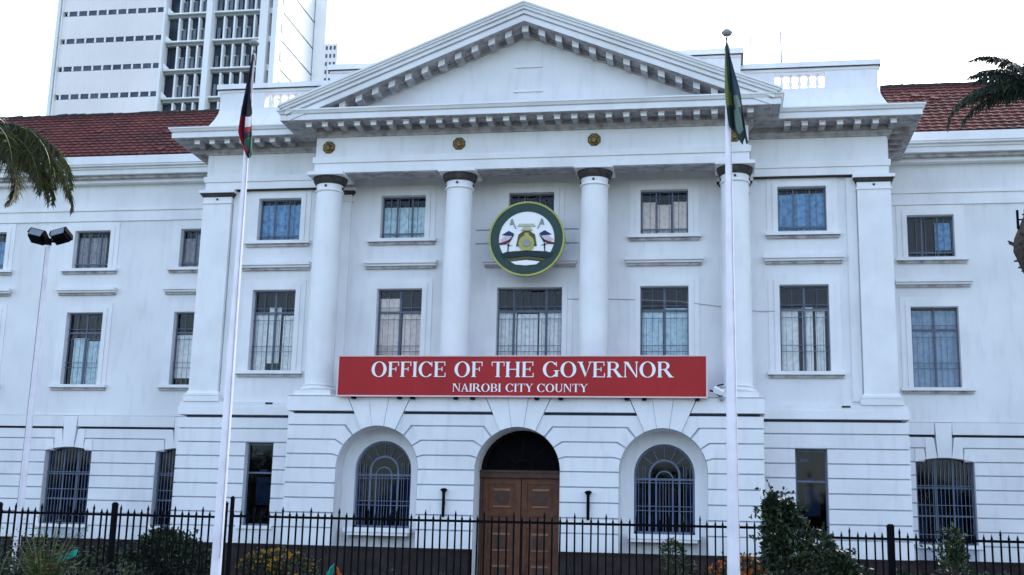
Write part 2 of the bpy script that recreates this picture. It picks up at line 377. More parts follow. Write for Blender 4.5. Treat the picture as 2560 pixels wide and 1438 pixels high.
# bay base: courses with a tall slot window
BWX0, BWX1 = 7.92, 8.84
for s in (-1, 1):
    bk = MB()
    for i in range(len(JZ)-1):
        z0 = JZ[i]+(G/2 if i else 0); z1 = JZ[i+1]-(G/2 if i < len(JZ)-2 else .085)
        segs = [(7.0, BWX0), (BWX1, 11.13)] if z0 < 4.4 else [(7.0, 11.13)]
        for x0, x1 in segs:
            MB().box(s*x0, s*x1, -.25, -.192, z0, z1).build('stone_course', W, hall)
    for x0, x1 in ((6.9, BWX0), (BWX1, 11.10)): bk.box(s*x0, s*x1, -.19, .1, 1.42, 4.505)
    bk.box(s*(BWX0+.001), s*(BWX1-.001), -.19, .1, 1.42, 1.93); MB().box(s*(BWX0+.002), s*(BWX1-.002), -.25, -.192, 1.42, 1.84).build('stone_course', W, hall)
    bk.box(s*6.9, s*11.10, -.19, .1, 4.506, 5.268)
    bk.box(s*11.05, s*11.099, -.191, 3.6, 1.42, 5.27); bk.build('backing_wall', JOINT, hall)
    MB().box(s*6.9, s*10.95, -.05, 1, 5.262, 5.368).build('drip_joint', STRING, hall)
    MB().box(s*7.031, s*11.16, -.30, 3.6, 5.36, 5.60).build('string_course', WB, hall)
    MB().box(s*7.031, s*11.12, -.27, 3.6, 5.605, 5.77).build('string_course', WB, hall)
    # slot window
    xm = s*(BWX0+BWX1)/2; b = MB(); y = .02
    for xx in (-.46, .405): b.box(xm+xx, xm+xx+.055, y, y+.05, 1.96, 4.49)
    for zz in (1.96, 3.55, 4.435): b.box(xm-.404, xm+.404, y+.002, y+.048, zz, zz+.055)
    wn = b.build('slot_window', STEEL, hall)
    MB().box(xm-.46, xm+.46, y+.02, y+.026, 1.96, 4.49).build('pane', GLASSD, wn)
    b = MB(); b.box(xm-.7, xm+.7, y+.5, y+.51, 1.5, 5); b.box(xm-.2, xm+.25, y+.2, y+.21, 2.6, 3.45, 1); b.box(xm-.12, xm+.12, y+.2, y+.21, 3.62, 3.70, 2); b.box(xm-.3, xm-.05, y+.2, y+.21, 4.15, 4.25, 2)
    b.build('interior', [DARK, CUR_G, CUR_W], wn)
    b = MB()
    for e in (-1, 1): MB().add([(xm+e*.459, -.24, 1.96), (xm+e*.459, .07, 1.96), (xm+e*.459, .07, 4.49), (xm+e*.459, -.24, 4.49)], [(0, 1, 2, 3)]).build('reveal', W, wn)
    b = MB(); b.box(xm-.58, xm+.58, -.33, .0, 1.85, 1.955); b.build('sill', WB, wn)
# wing base
WZ = [1.42, 1.87, 2.30, 2.73, 3.155, 3.58, 4.02, 4.44, 4.87, 5.285, 5.69]
WC = (12.72, 16.90, 21.08); WH = .89
for s in (-1, 1):
    bk = MB()
    for i in range(len(WZ)-1):
        g1 = G/2; z0 = WZ[i]+(g1 if i else 0); z1 = WZ[i+1]-g1
        if i == 8: z1 = WZ[9]-.075
        hw = WH if i < 7 else {7: .60, 8: .34, 9: .26}[i]
        if i == 9: hw = .27; z0 = WZ[9]+.005
        x = 11.13
        for c in WC+(None,):
            x1 = (c-hw) if c else 24
            MB().box(s*x, s*x1, 3.5 if i < 9 else 3.46, 3.558, z0, z1).build('stone_course', W, hall)
            if i < 9: bk.box(s*x, s*x1, 3.56, 3.8, WZ[i]+.001, WZ[i+1]-.001 if i != 8 else 5.21)
            x = (c+hw) if c else 24
    for c in WC: bk.box(s*(c-.885), s*(c+.885), 3.50, 3.8, 1.42, 1.775)
    for c in WC: bk.box(s*(c-.7), s*(c+.7), 3.562, 3.8, 4.62, 5.2)
    bk.build('backing_wall', JOINT, hall)
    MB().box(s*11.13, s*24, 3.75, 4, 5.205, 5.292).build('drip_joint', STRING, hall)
    for c in WC:
        cx = s*c; cr = lambda x: 4.44+.13*(1-(x/WH)**2)
        cuts = [-.89, -.56, -.21, .21, .56, .89]; tops = [-1.0, -.60, -.27, .27, .60, 1.0]
        for i in range(5):
            a, c2 = cuts[i]+.006, cuts[i+1]-.006; ta, tb = tops[i], tops[i+1]
            top = 5.66 if i == 2 else (5.19 if i in (1, 3) else 4.845)
            if i == 0: ta = -.89
            if i == 4: tb = .89
            if i in (1, 3): ta, tb = (-.575, -.30) if i == 1 else (.30, .575)
            pts = [(cx+a+(c2-a)*j/4, cr(a+(c2-a)*j/4)) for j in range(5)]+[(cx+tb-.01, top), (cx+ta+.01, top)]
            MB().prism(pts, 3.44 if i == 2 else 3.47, 3.9).build('voussoir', WB, hall)
        b = MB(); y = 3.78
        for xx in (-.87, -.30, .24, .81): b.box(cx+xx, cx+xx+.06, y, y+.05, 1.9, 4.6)
        for zz in (1.9, 2.75, 3.62): b.box(cx-.81, cx+.81, y+.002, y+.048, zz, zz+.055)
        wn = b.build('barred_window', STEEL, hall)
        b = MB()
        for k in range(15): b.box(cx-.84+k*.12, cx-.84+k*.12+.016, y-.05, y-.034, 1.95, 4.5)
        for zz in (2.2, 3.1, 3.7): b.box(cx-.87, cx+.87, y-.066, y-.051, zz, zz+.02)
        b.build('grille', STEELL, wn)
        MB().box(cx-.86, cx+.86, y+.02, y+.026, 1.9, 4.62).build('pane', GLASSD, wn)
        b = MB(); b.box(cx-1.1, cx+1.1, y+.5, y+.51, 1.5, 5)
        for k in range(3): b.box(cx-.75+k*.55, cx-.55+k*.55, y+.2, y+.21, 1.9, 3.2+.35*((k*7) % 3), 1)
        b.build('interior', [DARK, CUR_G], wn)
        b = MB()
        for e in (-1, 1): MB().box(cx+e*.889, cx+e*.882, 3.51, 3.86, 1.9, 4.55).build('reveal', W, wn)
        b = MB(); b.box(cx-1.0, cx+1.0, 3.40, 3.8, 1.78, 1.895); b.build('sill', WB, wn)

# upper walls with real openings
def holed_wall(x0, x1, z0, z1, y, holes, depth=.26):
    xs = sorted({x0, x1}|{h[0] for h in holes}|{h[1] for h in holes}); zs = sorted({z0, z1}|{h[2] for h in holes}|{h[3] for h in holes})
    b = MB()
    for i in range(len(xs)-1):
        for j in range(len(zs)-1):
            cx, cz = (xs[i]+xs[i+1])/2, (zs[j]+zs[j+1])/2
            if any(h[0] < cx < h[1] and h[2] < cz < h[3] for h in holes): continue
            b.add([(xs[i], y, zs[j]), (xs[i+1], y, zs[j]), (xs[i+1], y, zs[j+1]), (xs[i], y, zs[j+1])], [(0, 1, 2, 3)])
    for h in holes:
        a, c, d, e = h
        b.add([(a, y, d), (c, y, d), (c, y+depth, d), (a, y+depth, d)], [(0, 1, 2, 3)])
        b.add([(a, y, e), (a, y+depth, e), (c, y+depth, e), (c, y, e)], [(0, 1, 2, 3)])
        b.add([(a, y, d), (a, y+depth, d), (a, y+depth, e), (a, y, e)], [(0, 1, 2, 3)])
        b.add([(c, y, d), (c, y, e), (c, y+depth, e), (c, y+depth, d)], [(0, 1, 2, 3)])
    return b.build('wall', W, hall)
LZ0, LZ1, UZ0, UZ1 = 6.79, 9.41, 11.04, 12.47
def winholes(cs): return [h for c, wl, wu in cs for h in ((c-wl, c+wl, LZ0, LZ1), (c-wu, c+wu, UZ0, UZ1))]
CEN = [(-8.31, .72, .72), (-4.155, .73, .73), (0, 1.02, .72), (4.155, .73, .73), (8.31, .72, .72)]
holed_wall(-10.9, 10.9, 5.771, 13.3, 0, winholes(CEN))
for s in (-1, 1):
    cs = [(s*12.64, .735, .735), (s*16.82, .70, .70), (s*20.99, .72, .72)]
    x0, x1 = sorted((s*10.9, s*24)); holed_wall(x0, x1, 5.69, 14.5, 3.6, winholes(cs))
    MB().box(s*10.6, s*10.899, .002, 3.62, 5.771, 14.3).build('wall', W, hall)
    MB().box(s*10.9, s*24, 3.54, 3.64, 12.82, 13.20).build('architrave', WB, hall)
    MB().box(s*10.9, s*24, 3.49, 3.64, 13.203, 13.33).build('architrave', WB, hall)

def folds(b, x0, x1, z0, z1, y, amp=.022, per=.17, k=0):
    n = max(4, int((x1-x0)/per*4)); vs = []; ph = random.random()*6
    for i in range(n+1):
        x = x0+(x1-x0)*i/n; yy = y+amp*math.sin(i*math.pi/2+ph)+random.uniform(-.3, .3)*amp
        vs += [(x, yy, z0), (x, yy, z1)]
    b.add(vs, [(2*i, 2*i+2, 2*i+3, 2*i+1) for i in range(n)], k)
def window(c, hw, z0, z1, y, tall, curtains, cmat, glass=GLASS, gaptop=.2, steel=STEEL, side=False, bars=None):
    """a steel casement in an opening, with its surround, sill and hood; curtains = list of (u0,u1) covered, in fractions of the width"""
    fy = y+.20; t = .045
    b = MB()
    for e in (-1, 1): b.box(c+e*hw, c+e*(hw-t), fy, fy+.05, z0, z1)
    b.box(c-hw+t, c+hw-t, fy+.001, fy+.049, z0, z0+t); b.box(c-hw+t, c+hw-t, fy+.001, fy+.049, z1-t, z1)
    if tall:
        zt_ = z1-.72; b.box(c-hw+t, c+hw-t, fy-.01, fy+.047, zt_-.03, zt_+.03)
        nm = [0] if hw < .9 else [-.5, .5]
        for u in nm: b.box(c+u*hw-.035, c+u*hw+.035, fy-.004, fy+.045, z0+t, z1-t)
    else:
        for u in (-.34, .34): b.box(c+u*hw-.022, c+u*hw+.022, fy-.004, fy+.045, z0+t, z1-t)
        b.box(c-hw+t, c+hw-t, fy+.003, fy+.043, z0+.2, z0+.235)
    wn = b.build('window', steel, hall)
    b = MB(); n = bars or (4 if hw < .9 else 8)
    if tall:
        for k in range(1, 2*n):
            xx = c-hw+2*hw*k/(2*n)
            b.box(xx-.006, xx+.006, fy-.06, fy-.048, z0+.02, z1-(.9 if k % 2 else .05))
        for zz in (z0+.62, z0+.80, z1-.98, z1-.60): b.box(c-hw, c+hw, fy-.075, fy-.061, zz, zz+.018)
    else:
        for k in range(1, n+1):
            xx = c-hw+2*hw*k/(n+1); b.box(xx-.008, xx+.008, fy-.06, fy-.044, z0, z1-.02)
        b.box(c-hw, c+hw, fy-.075, fy-.061, z0+.17, z0+.19)
    b.build('grille', steel, wn)
    MB().box(c-hw+.01, c+hw-.01, fy+.022, fy+.028, z0+.01, z1-.01).build('pane', glass, wn)
    # room behind
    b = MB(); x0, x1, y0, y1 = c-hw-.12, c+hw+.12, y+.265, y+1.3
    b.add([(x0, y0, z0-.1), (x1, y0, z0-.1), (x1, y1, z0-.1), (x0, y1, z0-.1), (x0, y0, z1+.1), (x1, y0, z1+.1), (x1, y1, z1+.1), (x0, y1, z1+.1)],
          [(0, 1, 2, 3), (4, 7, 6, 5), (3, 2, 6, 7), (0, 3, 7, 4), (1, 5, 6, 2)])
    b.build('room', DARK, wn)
    if curtains:
        b = MB()
        for u0, u1, *zz in curtains:
            za = zz[0] if zz else 0; zb = zz[1] if len(zz) > 1 else 1-gaptop
            folds(b, c-hw+.02+u0*(2*hw-.04), c-hw+.02+u1*(2*hw-.04), z0+.02+za*(z1-z0), z0+zb*(z1-z0), fy+.085+.02*random.random())
        b.build('curtain', cmat, wn, smooth=True)
    # surround
    b = MB(); d1, d2 = .16, .33
    def ring(a0, a1, yo):
        for e in (-1, 1): b.box(c+e*(hw+a0), c+e*(hw+a1), y-yo, y+.01, z0, z1+a1)
        b.box(c-hw-a0, c+hw+a0, y-yo, y+.01, z1+a0, z1+a1)
    ring(.003, d1, .05); ring(d1+.002, d2, .025)
    b.build('surround', WB, wn)
    b = MB(); wsl = hw+.39
    b.box(c-wsl, c+wsl, y-.16, y+.19, z0-.11, z0-.005); b.box(c-wsl+.05, c+wsl-.05, y-.08, y+.01, z0-.20, z0-.115, 1); b.box(c-wsl+.01, c+wsl-.01, y-.15, y+.01, z0-.1145, z0-.1105, 1); b.build('sill', [WB, SOF], wn)  # lower step and underside darkened: dirt with painted shade
    if tall:
        b = MB(); wh = hw+.46
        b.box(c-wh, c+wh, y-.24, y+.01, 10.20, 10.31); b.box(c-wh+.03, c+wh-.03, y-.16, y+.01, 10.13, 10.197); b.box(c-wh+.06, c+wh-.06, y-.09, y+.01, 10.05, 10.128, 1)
        b.build('hood', [WB, SOF], wn)  # lowest hood step darkened likewise, shade put into its colour
    return wn
full = [(0, 1)]
# lower row, then upper row, left to right
window(-8.31, .72, LZ0, LZ1, 0, True, [(0, .3, 0, .74), (.34, .62, .1, .8), (.68, 1, 0, .7)], CUR_W, gaptop=.2)
window(-4.155, .73, LZ0, LZ1, 0, True, [(0, .46, 0, .9), (.54, 1, 0, .72)], CUR_P)
window(0, 1.02, LZ0, LZ1, 0, True, [(0, .28, 0, .72), (.3, .62, 0, .7), (.64, 1, 0, .74)], CUR_W)
window(4.155, .73, LZ0, LZ1, 0, True, [(0, .46, 0, .74), (.5, 1, 0, .76)], CUR_T)
window(8.31, .72, LZ0, LZ1, 0, True, [(0, .38, 0, .72), (.46, .68, 0, .76), (.74, .93, 0, .72)], CUR_W)
window(-8.31, .72, UZ0, UZ1, 0, False, [(0, 1, 0, .9)], CUR_B, GLASS)
window(-4.155, .73, UZ0, UZ1, 0, False, [(0, 1, 0, .78)], CUR_T)
window(0, .72, UZ0, UZ1, 0, False, [], CUR_W)
window(4.155, .73, UZ0, UZ1, 0, False, [(0, .30, 0, .78), (.33, .64, 0, .72), (.66, 1, 0, .78)], CUR_P)
window(8.31, .72, UZ0, UZ1, 0, False, [(0, .3, 0, .88), (.26, 1, .05, .9)], CUR_B)
for s in (-1, 1):
    L = s < 0
    window(s*12.64, .735, LZ0, LZ1, 3.6, True, [(0, .45, .1, .7), (.55, .97, 0, .66)] if L else [(0, 1, 0, .97)], CUR_W if L else CUR_F)
    window(s*16.82, .70, LZ0, LZ1, 3.6, True, [(.12, .52, 0, .66), (.55, 1, 0, .62)], CUR_T)
    window(s*20.99, .72, LZ0, LZ1, 3.6, True, [(0, .9, 0, .7)], CUR_P)
    window(s*12.64, .735, UZ0, UZ1, 3.6, False, [(0, .5), (.3, .96, 0, .9)] if L else [(.62, .97, .2, .86)], CUR_G if L else CUR_B)
    window(s*16.82, .70, UZ0, UZ1, 3.6, False, [(.0, .82, 0, .86)], CUR_G)
    window(s*20.99, .72, UZ0, UZ1, 3.6, False, [(.3, 1, 0, .8)], CUR_B)

# columns and pilasters
shaft = MB().lathe([(.435, 6.20), (.44, 7.5), (.437, 9), (.425, 10.5), (.405, 12.285)], 36, cap=False).mesh('shaft', WB)
shaft.polygons.foreach_set('use_smooth', [True]*len(shaft.polygons))
base = MB().lathe([(.50, 5.985), (.545, 6.02), (.555, 6.06), (.53, 6.10), (.47, 6.115), (.47, 6.14), (.50, 6.155), (.505, 6.18), (.45, 6.20), (.43, 6.21)], 36)
base.box(-.57, .57, -.57, .57, 5.831, 5.983); base = base.mesh('base', WB)
cap1 = MB().lathe([(.405, 12.28), (.445, 12.285), (.455, 12.31), (.445, 12.335), (.41, 12.345), (.41, 12.51), (.43, 12.515)], 36).mesh('necking', WB)
cap2 = MB().lathe([(.43, 12.516), (.47, 12.55), (.52, 12.64), (.54, 12.72), (.54, 12.745)], 36).mesh('echinus', GRIME_SHADE)
cap3 = MB(); cap3.box(-.585, .585, -.585, .585, 12.747, 12.857); cap3 = cap3.mesh('abacus', WB)
for m_ in (base, cap1, cap2):
    m_.polygons.foreach_set('use_smooth', [len(p.vertices) == 4 and abs(p.normal.z) < .98 for p in m_.polygons]); m_.set_sharp_from_angle(angle=R(35))
stud = MB()
for a in (-90, 0, 90, 180):
    t = R(a); stud.box(.41*math.cos(t)-.035, .41*math.cos(t)+.035, .41*math.sin(t)-.035, .41*math.sin(t)+.035, 12.40, 12.46)
stud = stud.mesh('stud', GRIME_SHADE)
for x in (-6.3, -2.1, 2.1, 6.3):
    o = put('column', shaft, hall, (x, -1.05, 0))
    put('base', base, o); put('necking', cap1, o); put('echinus', cap2, o); put('abacus', cap3, o); put('stud', stud, o)
def pilaster(x0, x1, y, yb):
    b = MB(); b.box(x0, x1, y, yb, 6.125, 12.28); o = b.build('pilaster', WB, hall)
    b = MB(); b.tier(x0, x1, y, yb, 5.775, 5.95, .11, .11); b.tier(x0, x1, y, yb, 5.951, 5.965, .06, .06); b.tier(x0, x1, y, yb, 5.966, 6.03, .09, .09); b.tier(x0, x1, y, yb, 6.032, 6.122, .06, .02); b.build('base', WB, o)
    b = MB(); b.tier(x0, x1, y, yb, 12.283, 12.33, .035, .035); b.tier(x0, x1, y, yb, 12.331, 12.51, .005, .005); b.build('necking', WB, o)
    b = MB(); b.tier(x0, x1, y, yb, 12.512, 12.63, .03, .11); b.build('echinus', GRIME_SHADE, o)
    b = MB(); b.tier(x0, x1, y, yb, 12.632, 12.735, .13, .13); b.build('abacus', WB, o)
    xm = (x0+x1)/2; b = MB(); b.box(xm-.035, xm+.035, y-.02, y, 12.40, 12.46); b.build('stud', GRIME_SHADE, o)
for s in (-1, 1):
    a, c = sorted((s*9.93, s*10.9)); pilaster(a, c, -.2, 2.5)
    a, c = sorted((s*5.87, s*6.73)); pilaster(a, c, -.12, .05)
    MB().box(s*9.62, s*9.90, -.06, .01, 5.9, 12.7).build('pilaster_strip', W, hall)

# entablature of the portico
def entab(x0, x1, y, yb, za, zf0, zf1, zs, zt_, name=''):
    b = MB(); b.tier(x0, x1, y, yb, za, zf0-.19, .0, .0); b.tier(x0, x1, y, yb, zf0-.188, zf0, .045, .06); b.build('architrave', WB, hall)
    b = MB(); b.tier(x0, x1, y, yb, zf0+.002, zf1, -.02, -.02); b.build('frieze', W, hall)
    b = MB(); b.tier(x0, x1, y, yb, za-.03, za-.001, -.03, -.03); b.build('architrave_underside_shade', SOF if x1-x0 > 8 else GRIME_SHADE, hall)  # dark strip paints the soffit shade along the underside
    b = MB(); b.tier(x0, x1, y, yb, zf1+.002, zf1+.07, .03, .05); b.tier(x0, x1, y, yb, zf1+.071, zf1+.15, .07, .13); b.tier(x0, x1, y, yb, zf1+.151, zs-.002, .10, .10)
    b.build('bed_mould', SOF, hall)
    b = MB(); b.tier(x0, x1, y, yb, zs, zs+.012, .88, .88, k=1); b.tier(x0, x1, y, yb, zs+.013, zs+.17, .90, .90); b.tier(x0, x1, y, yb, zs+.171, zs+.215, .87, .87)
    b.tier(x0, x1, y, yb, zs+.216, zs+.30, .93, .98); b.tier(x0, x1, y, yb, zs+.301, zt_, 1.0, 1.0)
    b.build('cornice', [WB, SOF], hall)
entab(-6.73, 6.73, -1.4, -.7, 12.86, 13.36, 14.02, 14.30, 14.65)
b = MB(); b.box(-6.73, -5.9, -.699, -.003, 12.862, 14.0); b.box(5.9, 6.73, -.699, -.003, 12.862, 14.0); b.build('architrave', WB, hall)
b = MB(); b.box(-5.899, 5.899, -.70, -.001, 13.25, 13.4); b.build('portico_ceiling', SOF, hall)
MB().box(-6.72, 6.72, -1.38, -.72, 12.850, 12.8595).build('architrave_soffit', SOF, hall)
for s in (-1, 1):
    a, c = sorted((s*6.735, s*10.87)); entab(a, c, -.2, 3.6, 12.765, 13.2, 13.95, 14.272, 14.62)
def shade_toned(b, name):
    "front face painted, sides and underside in the soffit tone as painted shade"
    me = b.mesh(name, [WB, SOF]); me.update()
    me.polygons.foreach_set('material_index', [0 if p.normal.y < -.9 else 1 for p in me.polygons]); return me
modm = MB(); modm.box(-.09, .09, 0, .56, -.145, 0); modm.box(-.11, .11, -.02, .56, -.04, -.001); modm = shade_toned(modm, 'modillion')
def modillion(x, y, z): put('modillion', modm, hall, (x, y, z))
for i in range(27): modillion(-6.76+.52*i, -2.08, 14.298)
for s in (-1, 1):
    for i in range(7): modillion(s*(10.97-.515*i), -.88, 14.27)
    sm = modm.copy()
    for i in range(5):
        o = put('modillion', modm, hall, (s*11.55, .1+.52*i, 14.27)); o.rotation_euler = (0, 0, R(90)*s)
# pediment
SL = .405; AP = 17.26
b = MB(); b.prism([(-6.9, 14.55), (6.9, 14.55), (0, AP-.01)], -1.4, -1.2); b.build('tympanum', W, hall)
def chev(b, xe, v0, v1, y0, y1, k=None):
    for s in (-1, 1): b.prism([(0, AP+v0), (s*xe, AP-SL*xe+v0), (s*xe, AP-SL*xe+v1), (0, AP+v1)], y0, y1, k)
b = MB(); chev(b, 6.9, -.06, .0, -1.56, -1.38); chev(b, 6.9, -.15, -.062, -1.50, -1.38); b.build('bed_mould', SOF, hall)
b = MB(); chev(b, 7.35, 0.0, .012, -2.30, -1.3, 1); chev(b, 7.36, .013, .19, -2.32, -1.3); chev(b, 7.36, .191, .235, -2.27, -1.3); chev(b, 7.45, .236, .33, -2.38, -1.3)
chev(b, 7.45, .331, .37, -2.35, -1.3); chev(b, 7.53, .371, .46, -2.44, -1.3); chev(b, 7.6, .461, .53, -2.49, -1.3); chev(b, 7.66, .531, .60, -2.53, -1.3)
b.build('raking_cornice', [WB, SOF], hall)
rm = {}
for s in (-1, 0, 1):
    q = MB()
    if s: q.prism([(-.10, -.19+s*-.10*SL), (.10, -.19+s*.10*SL), (.10, s*.10*SL-.002), (-.10, -s*.10*SL-.002)], 0, .56)
    else: q.prism([(-.10, -.24), (.10, -.24), (.10, -.10*SL), (0, -.003), (-.10, -.10*SL)], 0, .56)
    rm[s] = shade_toned(q, 'modillion')
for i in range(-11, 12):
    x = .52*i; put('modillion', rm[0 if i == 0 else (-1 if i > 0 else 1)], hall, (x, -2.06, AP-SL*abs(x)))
b = MB()
for x0 in (-.42, .0): pass
b.box(-.42, .46, -1.46, -1.40, 16.10, 16.17); b.box(-.42, .50, -1.46, -1.40, 15.30, 15.36); b.box(-.10, -.065, -1.412, -1.40, 15.362, 16.098); b.box(.065, .10, -1.412, -1.40, 15.362, 16.098)
b.build('carved_stem', WB, hall)
# medallions
med = MB(); n = 16
prof = [(.0, -.10), (.06, -.095), (.10, -.07), (.12, -.05), (.15, -.055), (.175, -.045), (.20, -.02), (.205, .0)]
for j in range(len(prof)-1):
    (r0, d0), (r1, d1) = prof[j], prof[j+1]
    for i in range(n):
        def P(r, d, i):
            a = 2*math.pi*i/n; rr = r*(1+(.06 if i % 2 else -.03)*(r > .13)); return (rr*math.cos(a), d, rr*math.sin(a))
        med.add([P(r0, d0, i), P(r0, d0, i+1), P(r1, d1, i+1), P(r1, d1, i)], [(0, 3, 2, 1)])
med.box(-.05, .05, -.13, -.08, -.11, .02); med.box(-.09, -.04, -.115, -.07, .03, .07); med.box(.04, .09, -.115, -.07, .03, .07)
med = med.mesh('medallion', BRASS)
for x in (-6.3, -2.1, 2.1, 6.3): put('medallion', med, hall, (x, -1.38, 13.70))
# parapets, balustrades, attic block
balm = MB().lathe([(.055, 0), (.055, .05), (.035, .07), (.065, .17), (.07, .22), (.04, .36), (.035, .43), (.055, .47), (.055, .54)], 10).mesh('baluster', WB)
for s in (-1, 1):
    b = MB(); a, c = sorted((s*6.6, s*10.72))
    fl = lambda x, y_: None
    b.box(s*6.6, s*10.68, .0, .35, 14.64, 15.62)
    o = b.build('parapet', W, hall)
    pa, pc = sorted((s*9.1, s*10.68)); MB().box(pa, pc, 0, .35, 15.621, 16.20).build('pier', W, o); MB().box(s*6.6, s*7.58, 0, .35, 15.621, 16.2).build('pier', W, o)
    b = MB()
    b = MB(); b.box(s*7.581, s*9.099, .03, .32, 15.621, 15.67); b.box(s*7.581, s*9.099, .03, .32, 16.13, 16.2); b.build('rail', WB, o)
    for i in range(5): put('baluster', balm, o, (s*(7.80+.27*i), .17, 15.62 if False else 15.64)).scale = (1, 1, .91)
    b = MB(); b.box(s*6.55, s*10.72, -.04, .4, 16.202, 16.30); b.box(s*6.5, s*10.78, -.12, .45, 16.302, 16.47); b.build('coping', WB, o)
    MB().box(s*6.51, s*10.77, -.11, .44, 16.285, 16.301).build('coping_shadow', GRIME_SHADE, o)  # dark strip painted as the shadow below the coping
    b = MB()
    pr = [(0, 15.6), (.03, 15.45), (.10, 15.25), (.22, 15.0), (.42, 14.66)]
    for i in range(4): 
        (o0, z0), (o1, z1) = pr[i], pr[i+1]
        x0_, x1_ = sorted((s*7.2, s*10.68))
        y_ = .0
        if s > 0: vs = [(x0_, y_-o1, z1), (x1_+o1, y_-o1, z1), (x1_+o1, 2, z1), (x0_, y_-o0, z0), (x1_+o0, y_-o0, z0), (x1_+o0, 2, z0)]; fs = [(0, 1, 4, 3), (1, 2, 5, 4)]
        else: vs = [(x1_, y_-o1, z1), (x0_-o1, y_-o1, z1), (x0_-o1, 2, z1), (x1_, y_-o0, z0), (x0_-o0, y_-o0, z0), (x0_-o0, 2, z0)]; fs = [(3, 4, 1, 0), (4, 5, 2, 1)]
        b.add(vs, fs)
    b.build('flared_base', W, o)
    MB().box(s*10.35, s*10.67, .351, 3.5, 14.64, 16.2).build('side_parapet', W, o)
b = MB(); b.box(-6.52, 6.52, -.95, -.13, 14.7, 16.36); at = b.build('attic_block', W, hall)
b = MB(); b.box(-6.55, 6.55, -1.0, -.125, 16.362, 16.44); b.box(-6.62, 6.62, -1.08, -.121, 16.442, 16.62); b.build('coping', WB, at); MB().box(-6.6, 6.6, -1.07, -.13, 16.425, 16.4415).build('coping_shadow', GRIME_SHADE, at)  # same painted coping shadow on the attic block
# eaves cornice and tiled roofs of the wings
for s in (-1, 1):
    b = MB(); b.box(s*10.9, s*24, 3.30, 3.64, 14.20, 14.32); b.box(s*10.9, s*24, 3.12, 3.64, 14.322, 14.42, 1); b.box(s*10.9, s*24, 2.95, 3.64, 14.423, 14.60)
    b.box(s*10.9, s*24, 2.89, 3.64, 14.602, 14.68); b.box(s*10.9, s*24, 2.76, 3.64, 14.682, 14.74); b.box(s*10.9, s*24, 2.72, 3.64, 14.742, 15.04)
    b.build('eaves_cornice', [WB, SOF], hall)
    Y0, Z0, Y1, Z1 = 2.78, 15.07, 7.0, 18.22
    b = MB(); x0, x1 = sorted((s*11.7, s*24))
    b.add([(x0, Y0, Z0-.06), (x1, Y0, Z0-.06), (x1, Y1, Z1-.06), (x0, Y1, Z1-.06), (x1, 11.2, Z0), (x0, 11.2, Z0), (x0, Y0, 14.85), (x1, Y0, 14.85), (x0, 11.2, 14.85), (x1, 11.2, 14.85)],
          [(0, 1, 2, 3), (3, 2, 4, 5), (0, 3, 5, 8, 6), (1, 7, 9, 4, 2), (6, 7, 1, 0)])
    roof = b.build('roof', TILEB, hall)
    b = MB(); b.box(x0, x1, 6.88, 7.12, Z1-.06, Z1+.03); 
    n = int((x1-x0)/.4)
    for i in range(n): q = random.uniform(-.02, .02); b.tube([(x0+i*.4, 7, Z1-.01+q), (x0+i*.4+.41, 7, Z1-.01+q+random.uniform(-.01, .02))], [.12, .135], 8)
    b.build('ridge_tile', mat('ridge_tile_dark', (.045, .03, .03), .9) if s < 0 else bpy.data.materials['ridge_tile_dark'], roof)
    rows = 15; dy = (Y1-Y0)/rows; dz = (Z1-Z0)/rows; tw = .30
    sl = math.atan2(Z1-Z0, Y1-Y0)
    def tilegeo(b, ox=0, oy=0, oz=0, k=None):
        # shallow S tile with its lower edge proud, in roof axes
        L_ = math.hypot(dy, dz)*1.08; cy, sy = math.cos(sl), math.sin(sl); vs = []
        prof = [(0, .018), (.05, .030), (.11, .028), (.16, .012), (.225, .010), (.298, .018)]
        for v in (0, L_):
            for (u, h) in prof:
                hh = h+(.038 if v == 0 else 0); vs.append((ox+u, oy+v*cy-hh*sy, oz+v*sy+hh*cy))
        for (u, h) in prof: hh = h+.005; vs.append((ox+u, oy+.01-hh*sy, oz+hh*cy-.01))
        m_ = len(prof)
        b.add(vs, [(i, i+1, m_+i+1, m_+i) for i in range(m_-1)]+[(2*m_+i, 2*m_+i+1, i+1, i) for i in range(m_-1)], k)
    tms = []
    for mm in (TILE, TILEB, TILEC, TILE):
        q = MB(); tilegeo(q); tms.append(q.mesh('tile', mm))
    cells = [(i, r) for i in range(int((24-11.7)/tw)) for r in range(rows)]
    vis = lambda i: (11.7+i*tw < 17.6) if s > 0 else (13.3 < 11.7+i*tw)
    first = sorted(cells, key=lambda q: (not vis(q[0]), q[0]))
    single = set(first[:298]); rest = MB()
    for (i, r) in cells:
        x = (11.7+i*tw) if s > 0 else (-11.7-(i+1)*tw)
        jy = random.uniform(-.009, .009)-(.05 if random.random() < .012 else 0)
        if (i, r) in single: put('tile', random.choice(tms), roof, (x, Y0+dy*r+jy, Z0+dz*r))
        else: tilegeo(rest, x, Y0+dy*r+jy, Z0+dz*r, random.choice((0, 1, 2, 0)))
    rest.build('roof_tiles', [TILE, TILEB, TILEC], roof)['kind'] = 'stuff'
for x in (-8.15, 9.4): MB().box(x-.12, x+.12, -.29, -.2, 5.70, 5.75).build('vent', BLK, hall)
# thin cables on the front wall
b = MB(); b.tube([(1.1, -.03, 9.03), (2.6, -.03, 9.02), (4.6, -.03, 8.93), (7.0, -.03, 8.60), (9.2, -.04, 8.62)], .009, 5); b.tube([(-1.76, -.02, 11.28), (1.5, -.02, 11.27)], .012, 5); b.tube([(-1.76, -.02, 10.84), (1.5, -.02, 10.82)], .012, 5)
b.build('cable', GREY, hall)

